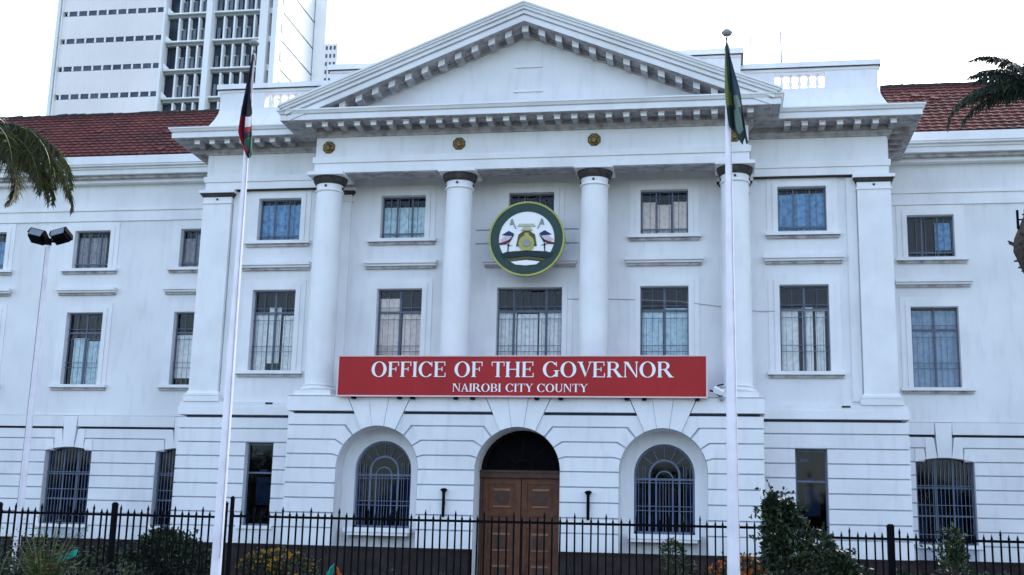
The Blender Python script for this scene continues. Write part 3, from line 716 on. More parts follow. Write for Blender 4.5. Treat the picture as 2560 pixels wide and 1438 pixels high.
b = MB(); b.box(-10.55, 10.55, 1.45, 11.5, 0, 14.5); b.box(-24, -10.7, 5.1, 11, 0, 14.7); b.box(10.7, 24, 5.1, 11, 0, 14.7)
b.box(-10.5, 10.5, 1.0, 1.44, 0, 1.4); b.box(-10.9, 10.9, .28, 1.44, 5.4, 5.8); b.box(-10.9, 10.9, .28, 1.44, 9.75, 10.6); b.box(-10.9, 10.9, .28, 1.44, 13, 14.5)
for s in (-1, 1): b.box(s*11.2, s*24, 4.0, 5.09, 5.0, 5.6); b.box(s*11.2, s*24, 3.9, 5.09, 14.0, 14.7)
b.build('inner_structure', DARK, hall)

# ------------------------------------------------------------------ sign
sg = thing('sign_board', 'long red sign board reading OFFICE OF THE GOVERNOR fixed along the balcony', 'sign', (0, -1.86, 5.80))
b = MB(); b.box(-5.41, 5.41, -.04, .04, .0, 1.15); b.build('board', REDS, sg)
b = MB(); b.box(-5.45, -5.412, -.06, .05, -.04, 1.18); b.box(5.412, 5.45, -.06, .05, -.04, 1.18); b.box(-5.411, 5.411, -.06, .05, -.04, -.002); b.box(-5.411, 5.411, -.055, .05, 1.152, 1.18); b.build('frame', SIGNB, sg)
for x in (-5.0, -3.6, -3.2, -1.9, -1.4, .5, 1.2, 3.1, 3.6, 5.1): MB().box(x, x+.12, -.02, .15, -.10, -.041).build('bracket', IRON, sg)
def glyph(ch):
    "serif capitals on a unit cap height: returns (list of polygons, advance)"
    P = []; S = .15; T = .055; E = .05          # stem, thin stroke, serif reach
    box = lambda x0, x1, z0, z1: P.append([(x0, z0), (x1, z0), (x1, z1), (x0, z1)])
    def stem(x, foot=True, head=True, s=S, h=1.0):
        box(x, x+s, 0, h)
        if foot: box(x-E, x+s+E, 0, .045)
        if head: box(x-E, x+s+E, h-.045, h)
    def bowl(cx, cz, rx, rz, wx, wz, a0=0, a1=360, n=22):
        for i in range(n):
            t0 = R(a0+(a1-a0)*i/n); t1 = R(a0+(a1-a0)*(i+1)/n)
            P.append([(cx+(rx-wx)*math.cos(t0), cz+(rz-wz)*math.sin(t0)), (cx+rx*math.cos(t0), cz+rz*math.sin(t0)),
                      (cx+rx*math.cos(t1), cz+rz*math.sin(t1)), (cx+(rx-wx)*math.cos(t1), cz+(rz-wz)*math.sin(t1))])
    q = lambda *p: P.append(list(p))
    if ch == 'O': bowl(.42, .5, .42, .52, .17, .045); return P, .92
    if ch == 'C': bowl(.42, .5, .42, .52, .17, .045, 38, 322); box(.70, .74, .68, 1.0); return P, .84
    if ch == 'G': bowl(.42, .5, .42, .52, .17, .045, 38, 318); box(.66, .80, .03, .44); box(.58, .88, .40, .445); box(.70, .74, .70, 1.0); return P, .94
    if ch == 'I': stem(.06); return P, .34
    if ch == 'F': stem(.06); box(.2, .60, .95, 1); box(.555, .60, .72, 1); box(.2, .46, .49, .54); box(.42, .46, .38, .65); return P, .68
    if ch == 'E': stem(.06); box(.2, .62, .95, 1); box(.575, .62, .74, 1); box(.2, .47, .49, .54); box(.43, .47, .38, .65); box(.2, .65, 0, .05); box(.605, .65, 0, .27); return P, .74
    if ch == 'T': stem(.29, head=False); box(.02, .71, .95, 1); box(.02, .06, .72, 1); box(.67, .71, .72, 1); return P, .76
    if ch == 'H': stem(.06); stem(.60); box(.2, .6, .48, .53); return P, .88
    if ch == 'N': stem(.09, s=T); stem(.68, foot=False, s=T); q((.07, 1), (.27, 1), (.735, 0), (.68, 0)); return P, .86
    if ch == 'U': box(.06, .21, .3, 1); box(.01, .26, .955, 1); box(.62, .675, .3, 1); box(.56, .73, .955, 1); bowl(.3675, .32, .3075, .34, .12, .07, 180, 360); return P, .80
    if ch == 'V': q((.04, 1), (.21, 1), (.45, .2), (.39, 0)); q((.39, 0), (.46, .22), (.70, 1), (.64, 1)); box(-.02, .28, .955, 1); box(.56, .78, .955, 1); return P, .78
    if ch == 'A': q((.36, 1), (.43, 1), (.74, 0), (.57, 0)); q((.08, 0), (.14, 0), (.41, .92), (.36, 1)); box(.2, .56, .32, .37); box(0, .24, 0, .045); box(.5, .82, 0, .045); return P, .84
    if ch == 'Y': stem(.31, head=False, h=.5); q((.03, 1), (.20, 1), (.46, .5), (.31, .46)); q((.36, .46), (.44, .5), (.70, 1), (.64, 1)); box(-.02, .27, .955, 1); box(.56, .76, .955, 1); return P, .76
    if ch == 'R': stem(.06); bowl(.36, .74, .28, .26, .15, .05, -90, 90, 12); box(.2, .36, .95, 1); box(.2, .36, .48, .53); q((.32, .5), (.5, .5), (.82, 0), (.62, 0)); box(.6, .86, 0, .045); return P, .86
    if ch == 'B': stem(.06); bowl(.36, .75, .26, .25, .15, .05, -90, 90, 12); bowl(.38, .26, .30, .265, .15, .05, -90, 90, 12); box(.2, .38, .95, 1); box(.2, .40, .48, .53); box(.2, .38, 0, .05); return P, .76
    return P, .4
def text(t, x0, x1, z0, h, y, parent, m):
    adv = [glyph(c)[1] for c in t]; tot = sum(adv)-.06; k = (x1-x0)/tot; x = x0; cache = {}
    for c, a in zip(t, adv):
        if c != ' ':
            if c not in cache:
                b = MB()
                for i, p in enumerate(glyph(c)[0]): b.prism([(u*k, v*h) for u, v in p], -.012-.0004*(i % 9), 0)
                cache[c] = b.mesh('letter', m)
            put('letter', cache[c], parent, (x, y, z0))
        x += a*k
text('OFFICE OF THE GOVERNOR', -4.40, 4.47, .545, .45, -.041, sg, WHT)
text('NAIROBI CITY COUNTY', -1.93, 2.03, .115, .235, -.041, sg, WHT)

# ------------------------------------------------------------------ emblem
em = thing('county_emblem', 'round county emblem with dark green ring and two birds between the middle columns', 'emblem', (0.02, -.95, 10.73))
def disc(r0, r1, y0, y1, n=48, a0=0, a1=2*math.pi):
    b = MB()
    for i in range(n):
        t0 = a0+(a1-a0)*i/n; t1 = a0+(a1-a0)*(i+1)/n
        b.prism([(r0*math.cos(t0), r0*math.sin(t0)), (r1*math.cos(t0), r1*math.sin(t0)), (r1*math.cos(t1), r1*math.sin(t1)), (r0*math.cos(t1), r0*math.sin(t1))], y0, y1)
    return b
disc(.001, 1.17, .0, .10).build('backing', GRN, em)
disc(1.12, 1.175, -.05, .09).build('rim', YEL, em)
disc(.86, 1.1195, -.03, .0).build('ring', GRN, em)
b = MB(); n = 40; b.prism([(.86*math.cos(2*math.pi*i/n), .86*math.sin(2*math.pi*i/n)) for i in range(n)], -.012, 0); b.build('field', WHT, em)
def pieces(name, m, polys, y=-.03, d=.014):
    b = MB()
    for i, p in enumerate(polys): b.prism([(x*1.07, z*1.07) for x, z in p], y-.0006*i, y+d)
    return b.build(name, m, em)
ell = lambda cx, cz, rx, rz, n=16, a=0: [(cx+rx*math.cos(t)*math.cos(a)-rz*math.sin(t)*math.sin(a), cz+rx*math.cos(t)*math.sin(a)+rz*math.sin(t)*math.cos(a)) for t in [2*math.pi*i/n for i in range(n)]]
pieces('shield', OLV, [[(-.30, -.22), (.30, -.22), (.24, .12), (.0, .30), (-.24, .12)]])
pieces('crest', YEL, [ell(0, -.14, .23, .24), [(-.11, .02), (.11, .02), (.05, .17), (-.05, .17)]], -.05)
pieces('boss', GREY, [ell(0, -.13, .11, .11)], -.07)
pieces('crown', mat('emblem_pale_gold', (.5, .5, .36), .6), [[(-.28, .36), (.26, .36), (.2, .44), (-.22, .44)], [(-.18, .24), (.18, .24), (.1, .33), (-.1, .33)]], -.04)
for s in (-1, 1):
    m = lambda p: [(s*x, z) for x, z in p]
    pieces('bird_wing', BLU, [m([(.36, .15), (.52, .24), (.72, .12), (.60, .10), (.42, .09)])])
    pieces('bird_body', PINK, [m([(.42, .08), (.62, .09), (.77, -.02), (.70, -.09), (.5, -.03)])])
    pieces('bird_tail', RED, [m([(.50, -.02), (.62, -.08), (.80, -.12), (.78, -.17), (.58, -.16)])], -.034)
    pieces('bird_neck', BLK, [m([(.36, .12), (.41, .09), (.56, -.10), (.50, -.12)]), m([(.50, -.14), (.54, -.14), (.545, -.40), (.52, -.40)]), m([(.40, -.2), (.56, -.16), (.56, -.19)])], -.038)
    pieces('spear', GREY, [m([(.30, .30), (.335, .30), (.44, .52), (.40, .53)]), m([(.36, .44), (.50, .40), (.46, .58), (.42, .60)])], -.034)
pieces('ground_band', NAVY, [[(-.76, -.44), (-.4, -.37), (0, -.35), (.4, -.37), (.78, -.42), (.66, -.58), (0, -.50), (-.66, -.56)]], -.05)
pieces('ribbon', OLV, [[(-.55, -.60), (0, -.53), (.55, -.60), (.50, -.66), (0, -.60), (-.46, -.68)]], -.055)
pieces('motto_scroll', WHT, [[(-.44, -.68), (0, -.63), (.40, -.68), (.30, -.76), (0, -.79), (-.30, -.76)]], -.06)
b = MB(); n = 30
pts = [(.86*math.cos(t), .86*math.sin(t)) for t in [R(212)+R(116)*i/20 for i in range(21)]]
b.prism(pts+[(.62, -.40), (-.62, -.40)], -.022, -.0125); b.build('lower_field', GRN, em)

# ------------------------------------------------------------------ small fittings
for x, lab in ((-2.11, 'black tubular wall lamp on the left of the wooden door'), (2.08, 'black tubular wall lamp on the right of the wooden door')):
    t = thing('wall_lamp', lab, 'lamp', (x, -1.75, 2.30), 'black tubular wall lamps by the door')
    b = MB(); b.lathe([(.03, 0), (.045, .03), (.045, .70), (.06, .72), (.06, .74)], 12); b.build('tube', IRON, t)
    b = MB(); b.lathe([(.06, .742), (.10, .76), (.10, .80), (.04, .83)], 12); b.build('cap', IRON, t)
    b = MB(); b.box(-.03, .03, .0, .10, .35, .45); b.build('bracket', IRON, t)
t = thing('security_floodlight', 'white floodlight on a dark bracket at the right end of the red sign board', 'floodlight', (5.72, -1.75, 5.95))
b = MB(); b.tier(-.10, .14, -.22, -.02, .0, .14, .0, .03); o = b.build('housing', WHT, t); o.rotation_euler = (R(20), R(25), 0)
b = MB(); b.tube([(-.22, 0, .05), (-.05, .0, .0), (.05, -.02, -.10), (.14, 0, -.12)], .025, 6); b.tube([(.0, -.05, .18), (.18, -.05, .22)], .02, 6); b.build('bracket', IRON, t)
b = MB(); b.lathe([(.05, -.26), (.07, -.22), (.07, -.14)], 10, (.12, -.05, 0)); b.build('sensor', GREY, t)

# ------------------------------------------------------------------ flagpoles and flags
def flagpole(x, y, h, r0, r1, lab):
    t = thing('flagpole', lab, 'flagpole', (x, y, 0), 'white flagpoles in front of the fence')
    b = MB(); b.lathe([(r0, .1), (r0*.97, 1.2), (r0*.80, h*.4), (r0*.55, h*.75), (r1, h-.22)], 20); b.build('pole', POLE, t, smooth=True)
    b = MB(); b.lathe([(r0*2.2, 0), (r0*2.2, .1), (r0*1.3, .14), (r0*1.3, .3)], 20); b.build('footing', GREY, t)
    b = MB(); b.lathe([(.012, h-.22), (.012, h-.09), (.06, h-.085), (.078, h-.06), (.078, h-.04), (.045, h-.005), (.0, h)], 14, cap=False); b.build('finial', GREY, t)
    b = MB(); b.lathe([(r1*1.2, h-.34), (r1*1.5, h-.31), (r1*1.5, h-.26), (r1*.9, h-.24)], 10); b.build('truck', GREY, t)
    b = MB(); b.tube([(r0*.9, -.06, 1.3), (r0*.5, -.05, h*.6), (.035, -.02, h-.3)], .005, 4); b.build('halyard', GREY, t)
    return t
flagpole(-1.24, -20, 9.07, .076, .026, 'left white flagpole with the red, black and green flag')
flagpole(5.90, -20, 8.90, .088, .026, 'right white flagpole with the green and yellow flag')
def cloth_flag(name, lab, rows, loc, mats, pick, seed, gname):
    random.seed(seed)
    b = MB(); n = 26; vs = []; fs = []; ks = []
    m = len(rows)
    for j, (z, xa, xb, dep) in enumerate(rows):
        for i in range(n+1):
            u = i/n; fold = math.sin(u*9.5+.35*j)*dep+math.sin(u*21+.2*j)*dep*.35
            vs.append((xa+(xb-xa)*(u+.06*math.sin(u*12+j*.3)), fold, z+.05*math.sin(u*9+j*.4)))
    for j in range(m-1):
        for i in range(n):
            b.add([], []); fs.append((j*(n+1)+i, j*(n+1)+i+1, (j+1)*(n+1)+i+1, (j+1)*(n+1)+i)); ks.append(pick((i+.5)/n, (j+.5)/(m-1)))
    b.v = vs; b.f = fs; b.m = ks
    t = thing(name, lab, 'flag', loc, gname)
    o = b.build('cloth', mats, t, smooth=True)
    sb = o.modifiers.new('s', 'SOLIDIFY'); sb.thickness = .006
    return t
FK = mat('flag_black', (.012, .012, .022), .85, .1, 5); FR = mat('flag_red', (.22, .012, .025), .85, .1, 5); FG = mat('flag_green', (.008, .085, .05), .85, .1, 5); FW = mat('flag_white', (.6, .58, .62), .85, .1, 5)
def lerp_rows(keys, m):
    out = []
    for j in range(m):
        t = j/(m-1)*(len(keys)-1); i = min(int(t), len(keys)-2); f = t-i
        out.append(tuple(keys[i][q]*(1-f)+keys[i+1][q]*f for q in range(4)))
    return out
def pickK(u, v):
    w_ = v*1.0-.40*(u-.5)
    if v < .34: return 0
    if u < .55: return 0 if v < .50 else (1 if v < .90 else 0)
    if v < .62: return 0 if v < .50 else (3 if v < .56 and u > .7 else 1)
    return 2 if v > .68 else 0
# (z, x left, x right, fold depth) relative to the pole top
cloth_flag('flag', 'limp red, black and green flag folded against the left flagpole', lerp_rows([(-.24, -.00, .03, .02), (-.7, -.05, .01, .04), (-1.1, -.08, .04, .06), (-1.5, -.10, .06, .07), (-1.75, -.06, .10, .05), (-1.88, .05, .10, .03)], 24),
           (-1.22, -20.09, 9.07), [FK, FR, FG, FW], pickK, 3, 'limp flags on the flagpoles')
FY = mat('flag_olive_yellow', (.14, .17, .045), .85, .1, 5); FD = mat('flag_dark_green', (.018, .038, .032), .85, .1, 5); FS = mat('flag_grey_green', (.12, .17, .15), .85, .1, 5); FN = mat('flag_navy_green', (.02, .045, .07), .85, .1, 5)
def pickC(u, v):
    if v < .48: return 1 if u < .26 else (0 if u < .55 else 3)
    if v < .6: return 1 if u < .3 else (0 if u < .6 else (2 if u < .8 else 0))
    return 2 if .45 < u < .68 and v < .85 else (3 if u > .85 else 0)
cloth_flag('flag', 'limp green and yellow flag hanging off the right flagpole', lerp_rows([(-.2, .02, .03, .01), (-.5, .0, .10, .03), (-.9, .0, .18, .05), (-1.2, .03, .24, .06), (-1.55, .06, .30, .05), (-1.72, .22, .31, .02)], 24),
           (5.86, -20.09, 8.90), [FD, FY, FS, FN], pickC, 5, 'limp flags on the flagpoles')

# ------------------------------------------------------------------ fence
FYP = -14.6; SP = .1365
barm = {}
def bar_mesh(ztop):
    if ztop not in barm:
        b = MB(); b.box(-.014, .014, -.014, .014, .12, ztop-.10)
        b.add([(-.02, -.02, ztop-.10), (.02, -.02, ztop-.10), (.02, .02, ztop-.10), (-.02, .02, ztop-.10), (0, 0, ztop)], [(0, 1, 4), (1, 2, 4), (2, 3, 4), (3, 0, 4), (3, 2, 1, 0)])
        barm[ztop] = b.mesh('bar', IRON)
    return barm[ztop]
def fence(name, cat, lab, x0, x1, zr, tall_every, posts, off):
    t = thing(name, lab, cat, ((x0+x1)/2, FYP, 0)); cx = (x0+x1)/2
    for z in (zr, .18): MB().box(x0-cx, x1-cx, -.022, .022, z-.022, z+.022).build('rail', IRON, t)
    x = x0+off; i = 0
    while x < x1-.02:
        tall = tall_every and i % tall_every == 3
        o = put('bar', bar_mesh(round(zr+(.20 if tall else .125), 3)), t, (x-cx+random.uniform(-.004, .004), -.036, 0)); o.rotation_euler = (0, random.uniform(-.006, .006), 0)
        x += SP; i += 1
    for px, pt, pw in posts:
        b = MB(); b.box(px-pw/2-cx, px+pw/2-cx, -pw/2, pw/2, 0, pt-.05); b.tier(px-pw/2-cx, px+pw/2-cx, -pw/2, pw/2, pt-.049, pt, .012, -.02, back=True); b.build('post', IRON, t)
fence('iron_fence', 'fence', 'black iron railing with spear tops left of the left flagpole', -12.5, -3.50, 1.955, 4, [(-8.02, 2.15, .09), (-5.62, 2.19, .09), (-10.4, 2.15, .09)], .07)
fence('iron_gate', 'gate', 'long black iron railing between the flagpoles in front of the door', -3.30, 6.55, 1.98, 4, [(-3.42, 2.25, .10), (-3.27, 2.35, .06)], .08)
fence('iron_fence', 'fence', 'black iron railing with spear tops behind the right bushes', 6.60, 13.5, 1.84, 6, [(8.61, 2.09, .115), (6.62, 2.05, .09), (11.6, 2.09, .11)], .1)

# ------------------------------------------------------------------ lamp posts
t = thing('lamp_post', 'tall thin white lamp post with twin black floodlights before the left wing', 'lamp post', (-10.35, -10, 0))
b = MB(); b.lathe([(.085, 0), (.075, 3), (.06, 6), (.045, 8.55)], 14); b.build('pole', POLE, t, smooth=True)
b = MB(); b.box(-.30, .30, -.03, .03, 8.52, 8.57); b.box(-.05, .05, -.05, .05, 8.45, 8.62); b.build('crossbar', IRON, t); b = MB(); b.tube([(-.085, -.03, .3), (-.05, -.03, 8.4)], .008, 5); b.build('cable', GREY, t)
for s in (-1, 1):
    b = MB(); b.tier(-.20, .20, -.16, .16, 0, .09, -.03, .0, back=True); b.tier(-.2, .2, -.16, .16, .091, .24, .02, .01, back=True)
    o = b.build('floodlight', IRON, t, (s*.33, -.05, 8.56)); o.rotation_euler = (R(-28), R(-14*s), 0)
    b = MB(); b.box(-.17, .17, -.185, -.172, .03, .21)
    o2 = b.build('lens', LENS, o)
t = thing('lamp_post', 'thin lamp post with an H shaped floodlight bracket beside the right palm', 'lamp post', (12.28, -10, 0))
b = MB(); b.lathe([(.07, 0), (.05, 5), (.03, 8.9)], 12); b.build('pole', GREY, t, smooth=True)
b = MB(); b.box(-.19, .5, -.015, .015, 8.64, 8.665); b.box(-.21, -.17, -.04, .03, 8.45, 8.86); b.box(-.05, -.02, -.02, .02, 8.1, 8.88); b.build('bracket', IRON, t)

# ------------------------------------------------------------------ plants
def rndunit():
    while True:
        v = Vector((random.uniform(-1, 1), random.uniform(-1, 1), random.uniform(-1, 1)))
        if .05 < v.length < 1: return v.normalized()
def leaf(b, p, d, ln, wd, k, up=None):
    s = d.cross(up or rndunit())
    if s.length < 1e-3: s = d.orthogonal()
    s = s.normalized()*wd/2; mid = p+d*ln*.5+Vector((0, 0, ln*.06))
    b.add([p, mid-s, p+d*ln, mid+s], [(0, 1, 2, 3)], k)
def bush(name, lab, cat, x, y, lobes, n, mats, size=.10, wts=(5, 3, 1), group=None, flowers=None, seed=1):
    random.seed(seed); t = thing(name, lab, cat, (x, y, 0), group)
    b = MB()
    for i in range(n):
        c, r = random.choice(lobes)
        v = rndunit(); rr = random.uniform(.45, 1.05)**.6
        p = Vector(c)+Vector((v.x*r[0]*rr, v.y*r[1]*rr, v.z*r[2]*rr))
        if p.z < .05: continue
        # clumps: gaps where a lumpy field is low
        f = math.sin(p.x*7+seed)+math.sin(p.y*8+2*seed)+math.sin(p.z*9+p.x*3)
        if f < -.35 and random.random() < .8: continue
        d = (v+rndunit()*.8+Vector((0, 0, .2))).normalized()
        leaf(b, p, d, size*random.uniform(.6, 1.3), size*.5*random.uniform(.6, 1.2), random.choices(range(len(wts)), wts)[0])
    for i in range(n//110):      # loose shoots beyond the outline
        c, r = random.choice(lobes); v = rndunit(); v.z = abs(v.z)*.9+.1
        p0 = Vector(c)+Vector((v.x*r[0], v.y*r[1], v.z*r[2]))*.8; ln = random.uniform(.12, .34); d0 = (v+rndunit()*.6).normalized()
        for j in range(9):
            p = p0+d0*ln*j/8+Vector((0, 0, -.04*(j/8)**2))
            leaf(b, p, (d0*.5+rndunit()).normalized(), size*random.uniform(.6, 1.2), size*.5, random.choices(range(len(wts)), wts)[0])
    b.build('foliage', mats, t)
    b = MB()
    for i in range(9):
        c, r = random.choice(lobes); e = Vector(c)+Vector((random.uniform(-.6, .6)*r[0], random.uniform(-.6, .6)*r[1], random.uniform(-.2, .7)*r[2]))
        b.tube([(e.x*.15, e.y*.15, 0), (e.x*.6, e.y*.6, e.z*.6), e], [.03, .018, .008], 5)
    b.build('stem', STEM, t)
    if flowers:
        fm, cnt = flowers; b = MB()
        for i in range(cnt):
            c, r = random.choice(lobes); v = rndunit(); v.z = abs(v.z); v.y = -abs(v.y)
            p = Vector(c)+Vector((v.x*r[0], v.y*r[1], v.z*r[2]))
            for k in range(4): leaf(b, p, (v+rndunit()*.9).normalized(), .065, .055, 0)
        b.build('flowers', fm, t)['kind'] = 'stuff'
    return t
LM = [L_DK, L_MD, L_OL]
bush('shrub', 'dark rounded leafy shrub behind the railing left of the left flagpole', 'shrub', -5.5, -12.6, [((0, 0, .9), (.95, .8, .75)), ((-.5, 0, .7), (.6, .7, .6)), ((.5, 0, .8), (.6, .7, .7)), ((.1, 0, 1.3), (.5, .5, .42))], 9000, LM, .11, (7, 3, .4), seed=2)
bush('shrub', 'tall dark bushy shrub covering the railing right of the right flagpole', 'shrub', 7.05, -16, [((-.2, 0, 1.25), (.42, .5, .7)), ((-.42, 0, 1.75), (.20, .25, .5)), ((.3, 0, 1.1), (.5, .5, .55)), ((-.1, .1, 1.75), (.26, .3, .42)), ((.22, -.1, 1.55), (.26, .3, .36)), ((.8, 0, .8), (.45, .5, .55)), ((-.48, 0, 2.2), (.10, .12, .28)), ((-.24, 0, 2.15), (.10, .12, .22)), ((.55, 0, 1.3), (.25, .3, .25))], 11000, LM, .10, (7, 2.5, .5), seed=4)
bush('shrub', 'small upright shrub in front of the barred window of the right wing', 'shrub', 9.35, -16, [((0, 0, 1.2), (.28, .3, .62)), ((.15, 0, .8), (.5, .4, .5)), ((-.1, 0, .7), (.4, .4, .5)), ((.05, 0, 1.75), (.10, .12, .28))], 4500, LM, .09, (6, 4, .5), seed=6)
bush('hedge', 'low dark hedge running along the foot of the left wing behind the railing', 'hedge', -8.5, -12.4, [((-2+.55*i, 0, .8+.1*math.sin(i*2)), (.5, .45, .55)) for i in range(8)], 6000, LM, .10, (8, 2, .4), seed=8)
bush('hedge', 'low dark hedge at the right edge behind the railing', 'hedge', 10.2, -12.6, [((-1.7+.55*i, 0, .72+.08*math.sin(i*2)), (.5, .45, .50)) for i in range(8)], 5000, LM, .10, (8, 2, .4), seed=9)
bush('flowering_shrub', 'low shrub with yellow flowers behind the railing near the left slot window', 'shrub', -3.05, -12.5, [((0, 0, 1.0), (.62, .4, .36)), ((-.35, 0, .9), (.5, .4, .42)), ((.3, 0, .9), (.5, .4, .4))], 3500, [L_OL, L_DK, L_MD], .08, (3, 3, 1), flowers=(FLW_Y, 85), seed=10)
bush('flowering_shrub', 'low shrub with orange flowers at the foot of the right flagpole', 'shrub', 6.15, -12.5, [((0, 0, 1.0), (.5, .4, .5)), ((.35, 0, .9), (.4, .4, .5)), ((-.35, 0, .85), (.4, .4, .5))], 3200, [L_OL, L_DK, L_MD], .08, (2, 4, 2), flowers=(FLW_O, 130), seed=12)
bush('young_plant', 'thin pale leaved plant under the right arched window', 'plant', 4.85, -12.5, [((0, 0, 1.45), (.22, .2, .3)), ((.05, 0, 1.0), (.35, .25, .4))], 800, [L_MD, L_OL, L_DK], .09, (4, 3, 2), seed=13)
bush('planting_bed', 'dark planting bed behind the long railing', 'plants', 1.2, -12.9, [((-3.6+.6*i, 0, .55+.08*math.sin(i*3)), (.5, .4, .42)) for i in range(14)], 7000, LM, .08, (9, 1, .2), seed=14)
def blades(name, lab, x, y, n, hgt, spread, mats, seed, cat='plant', wd=.05):
    random.seed(seed); t = thing(name, lab, cat, (x, y, 0)); b = MB()
    for i in range(n):
        a = random.uniform(0, 2*math.pi); sp = random.uniform(.2, 1)*spread; h = hgt*random.uniform(.55, 1.0); k = random.randrange(len(mats))
        pts = []; 
        for j in range(7):
            u = j/6; pts.append(Vector((math.cos(a)*sp*u**1.3, math.sin(a)*sp*u**1.3, .15+h*(1.25*u-.35*u**3) if sp > .5*spread else .15+h*u)))
        sd_ = Vector((-math.sin(a), math.cos(a), 0))*wd/2
        vs = []
        for j, p in enumerate(pts): w2 = 1-(j/6)**2; vs += [p-sd_*w2, p+sd_*w2]
        b.add(vs, [(2*j, 2*j+1, 2*j+3, 2*j+2) for j in range(6)], k)
        for j in range(2, 7):     # small side leaflets
            for e in (-1, 1): leaf(b, pts[j], (sd_.normalized()*e+Vector((math.cos(a)*.6, math.sin(a)*.6, .1))).normalized(), .22*(1.15-j/7), .022, k)
    b.build('foliage', mats, t); MB().lathe([(.07, 0), (.06, .3)], 8).build('stem', STEM, t); return t
blades('small_palm', 'small yellowish palm-like plant in the lower left corner', -4.85, -18.2, 110, 1.72, .80, [L_OL, L_MD, L_YG], 21, wd=.035)
blades('small_palm', 'spiky plant at the far left edge before the railing', -5.9, -18.0, 60, 1.35, .7, [L_MD, L_DK, L_OL], 22, wd=.035)
blades('small_palm', 'low spiky plant beside the left flagpole foot', -4.2, -18.3, 46, 1.12, .6, [L_DK, L_OL, L_MD], 23, wd=.03)
bush('shrub', 'low tangled dark undergrowth in the bottom left corner', 'shrub', -5.2, -17.4, [((-1.2+.5*i, 0, .62), (.45, .35, .5)) for i in range(6)], 4500, [L_DK, L_OL, L_MD], .09, (6, 2, 1), seed=24)
def drape(lab, x, y, z0, z1, w_, m, seed, cat='cloth'):
    random.seed(seed); b = MB(); n = 12; vs = []
    for j in range(6):
        for i in range(n+1):
            u = i/n; v = j/5; vs.append((x+w_*(u-.5), y+.03*math.sin(u*9+v*2), z0+(z1-z0)*(1-v)-.18*u*(1 if seed % 2 else -1)))
    b.v = vs; b.f = [(j*(n+1)+i, (j+1)*(n+1)+i, (j+1)*(n+1)+i+1, j*(n+1)+i+1) for j in range(5) for i in range(n)]; b.m = [0]*len(b.f)
    o = b.build('bunting', m, smooth=True); o.modifiers.new('s', 'SOLIDIFY').thickness = .006
    return tag(o, lab, cat)
drape('teal cloth scrap hung on the railing at lower left', -6.45, -14.72, 1.0, 1.13, .42, TEAL, 2)
drape('orange cloth strip hung beside the teal scrap at lower left', -6.85, -14.72, .98, 1.12, .62, ORNG, 3)
drape('small teal cloth on the long railing below the left arched window', -1.27, -14.70, .80, 1.00, .13, TEAL, 4)
drape('small orange cloth on the long railing below the left arched window', -1.08, -14.71, .90, 1.12, .13, ORNG, 5)
# unseen belt of trees added across the road behind the camera: it darkens what the ground floor panes mirror
random.seed(50); b = MB()
for i in range(26000):
    x = random.uniform(-70, 80); h = 7.0+1.6*math.sin(x*.31)+1.0*math.sin(x*.83+1); z = random.uniform(.1, 1)**.8*h
    leaf(b, Vector((x, -74+random.uniform(-3, 3), z)), rndunit(), random.uniform(.5, 1.1), .5, random.randrange(3))
for i in range(22):
    x = -68+i*6.8; b.tube([(x, -74, 0), (x+.4, -74, 5), (x, -74, 8.5)], [.35, .25, .12], 7, k=3)
o = b.build('reflection_trees', [L_DK, L_MD, L_DK, BARK]); o['kind'] = 'stuff'; o['label'] = 'unseen tree belt added across the road to darken pane reflections'
# palms
def palm(lab, base, crown, trunk, fronds, mats, seed, leaflet=.5, skirt=True, nl=70):
    random.seed(seed); t = thing('palm_tree', lab, 'palm tree', base)
    bx, by, _ = base; c = Vector(crown)-Vector(base)
    b = MB(); n = 40
    pts = [Vector((c.x*(i/n)**1.4, c.y*(i/n), c.z*i/n)) for i in range(n+1)]
    b.tube(pts, [trunk(i/n) for i in range(n+1)], 14)
    for i in range(520):       # leaf-base stubs
        u = random.uniform(.1, 1.0); a = random.uniform(0, 2*math.pi); p = Vector((c.x*u**1.4, c.y*u, c.z*u)); r = trunk(u)
        q = Vector((math.cos(a), math.sin(a), 0)); b.tube([p+q*r*.8, p+q*(r+random.uniform(.0, .09))+Vector((0, 0, random.uniform(-.12, .14)))], [.05, .018], 4)
    b.build('trunk', BARK, t, smooth=False)
    for (az, el, ln, droop) in fronds:
        b = MB(); az_ = R(az); d0 = Vector((math.cos(az_), math.sin(az_), 0)); pts = []
        p = c.copy(); e = R(el); m = 26
        for j in range(m+1): pts.append(p.copy()); p = p+(d0*math.cos(e)+Vector((0, 0, math.sin(e))))*ln/m; e -= R(droop)/m*(1+1.2*j/m)
        b.tube(pts, [.03*(1-.8*j/m)+.004 for j in range(m+1)], 5, k=0)
        side = Vector((-d0.y, d0.x, 0))
        for i in range(nl):
            u = .08+.92*i/nl; jf = u*m; j = min(int(jf), m-1); q = pts[j].lerp(pts[j+1], jf-j); tn = (pts[j+1]-pts[j]).normalized()
            L_ = leaflet*(.35+.9*math.sin(math.pi*min(u*.9+.12, 1)))*random.uniform(.5, 1.15)
            for e_ in (-1, 1):
                d = (side*e_*.62+tn*.5+Vector((0, 0, random.uniform(-.75, -.1)))+rndunit()*.42).normalized()
                k = random.randrange(len(mats)); w2 = side.cross(d).normalized()*.011
                mid = q+d*L_*.5; tip = q+d*L_+Vector((0, 0, -.22*L_))
                b.add([q-w2*.6, q+w2*.6, mid+w2, mid-w2, tip], [(0, 1, 2, 3), (3, 2, 4)], k)
        b.build('frond', mats, t)
    return t
PM = [L_PALM, L_OL, L_PALM, L_DK]
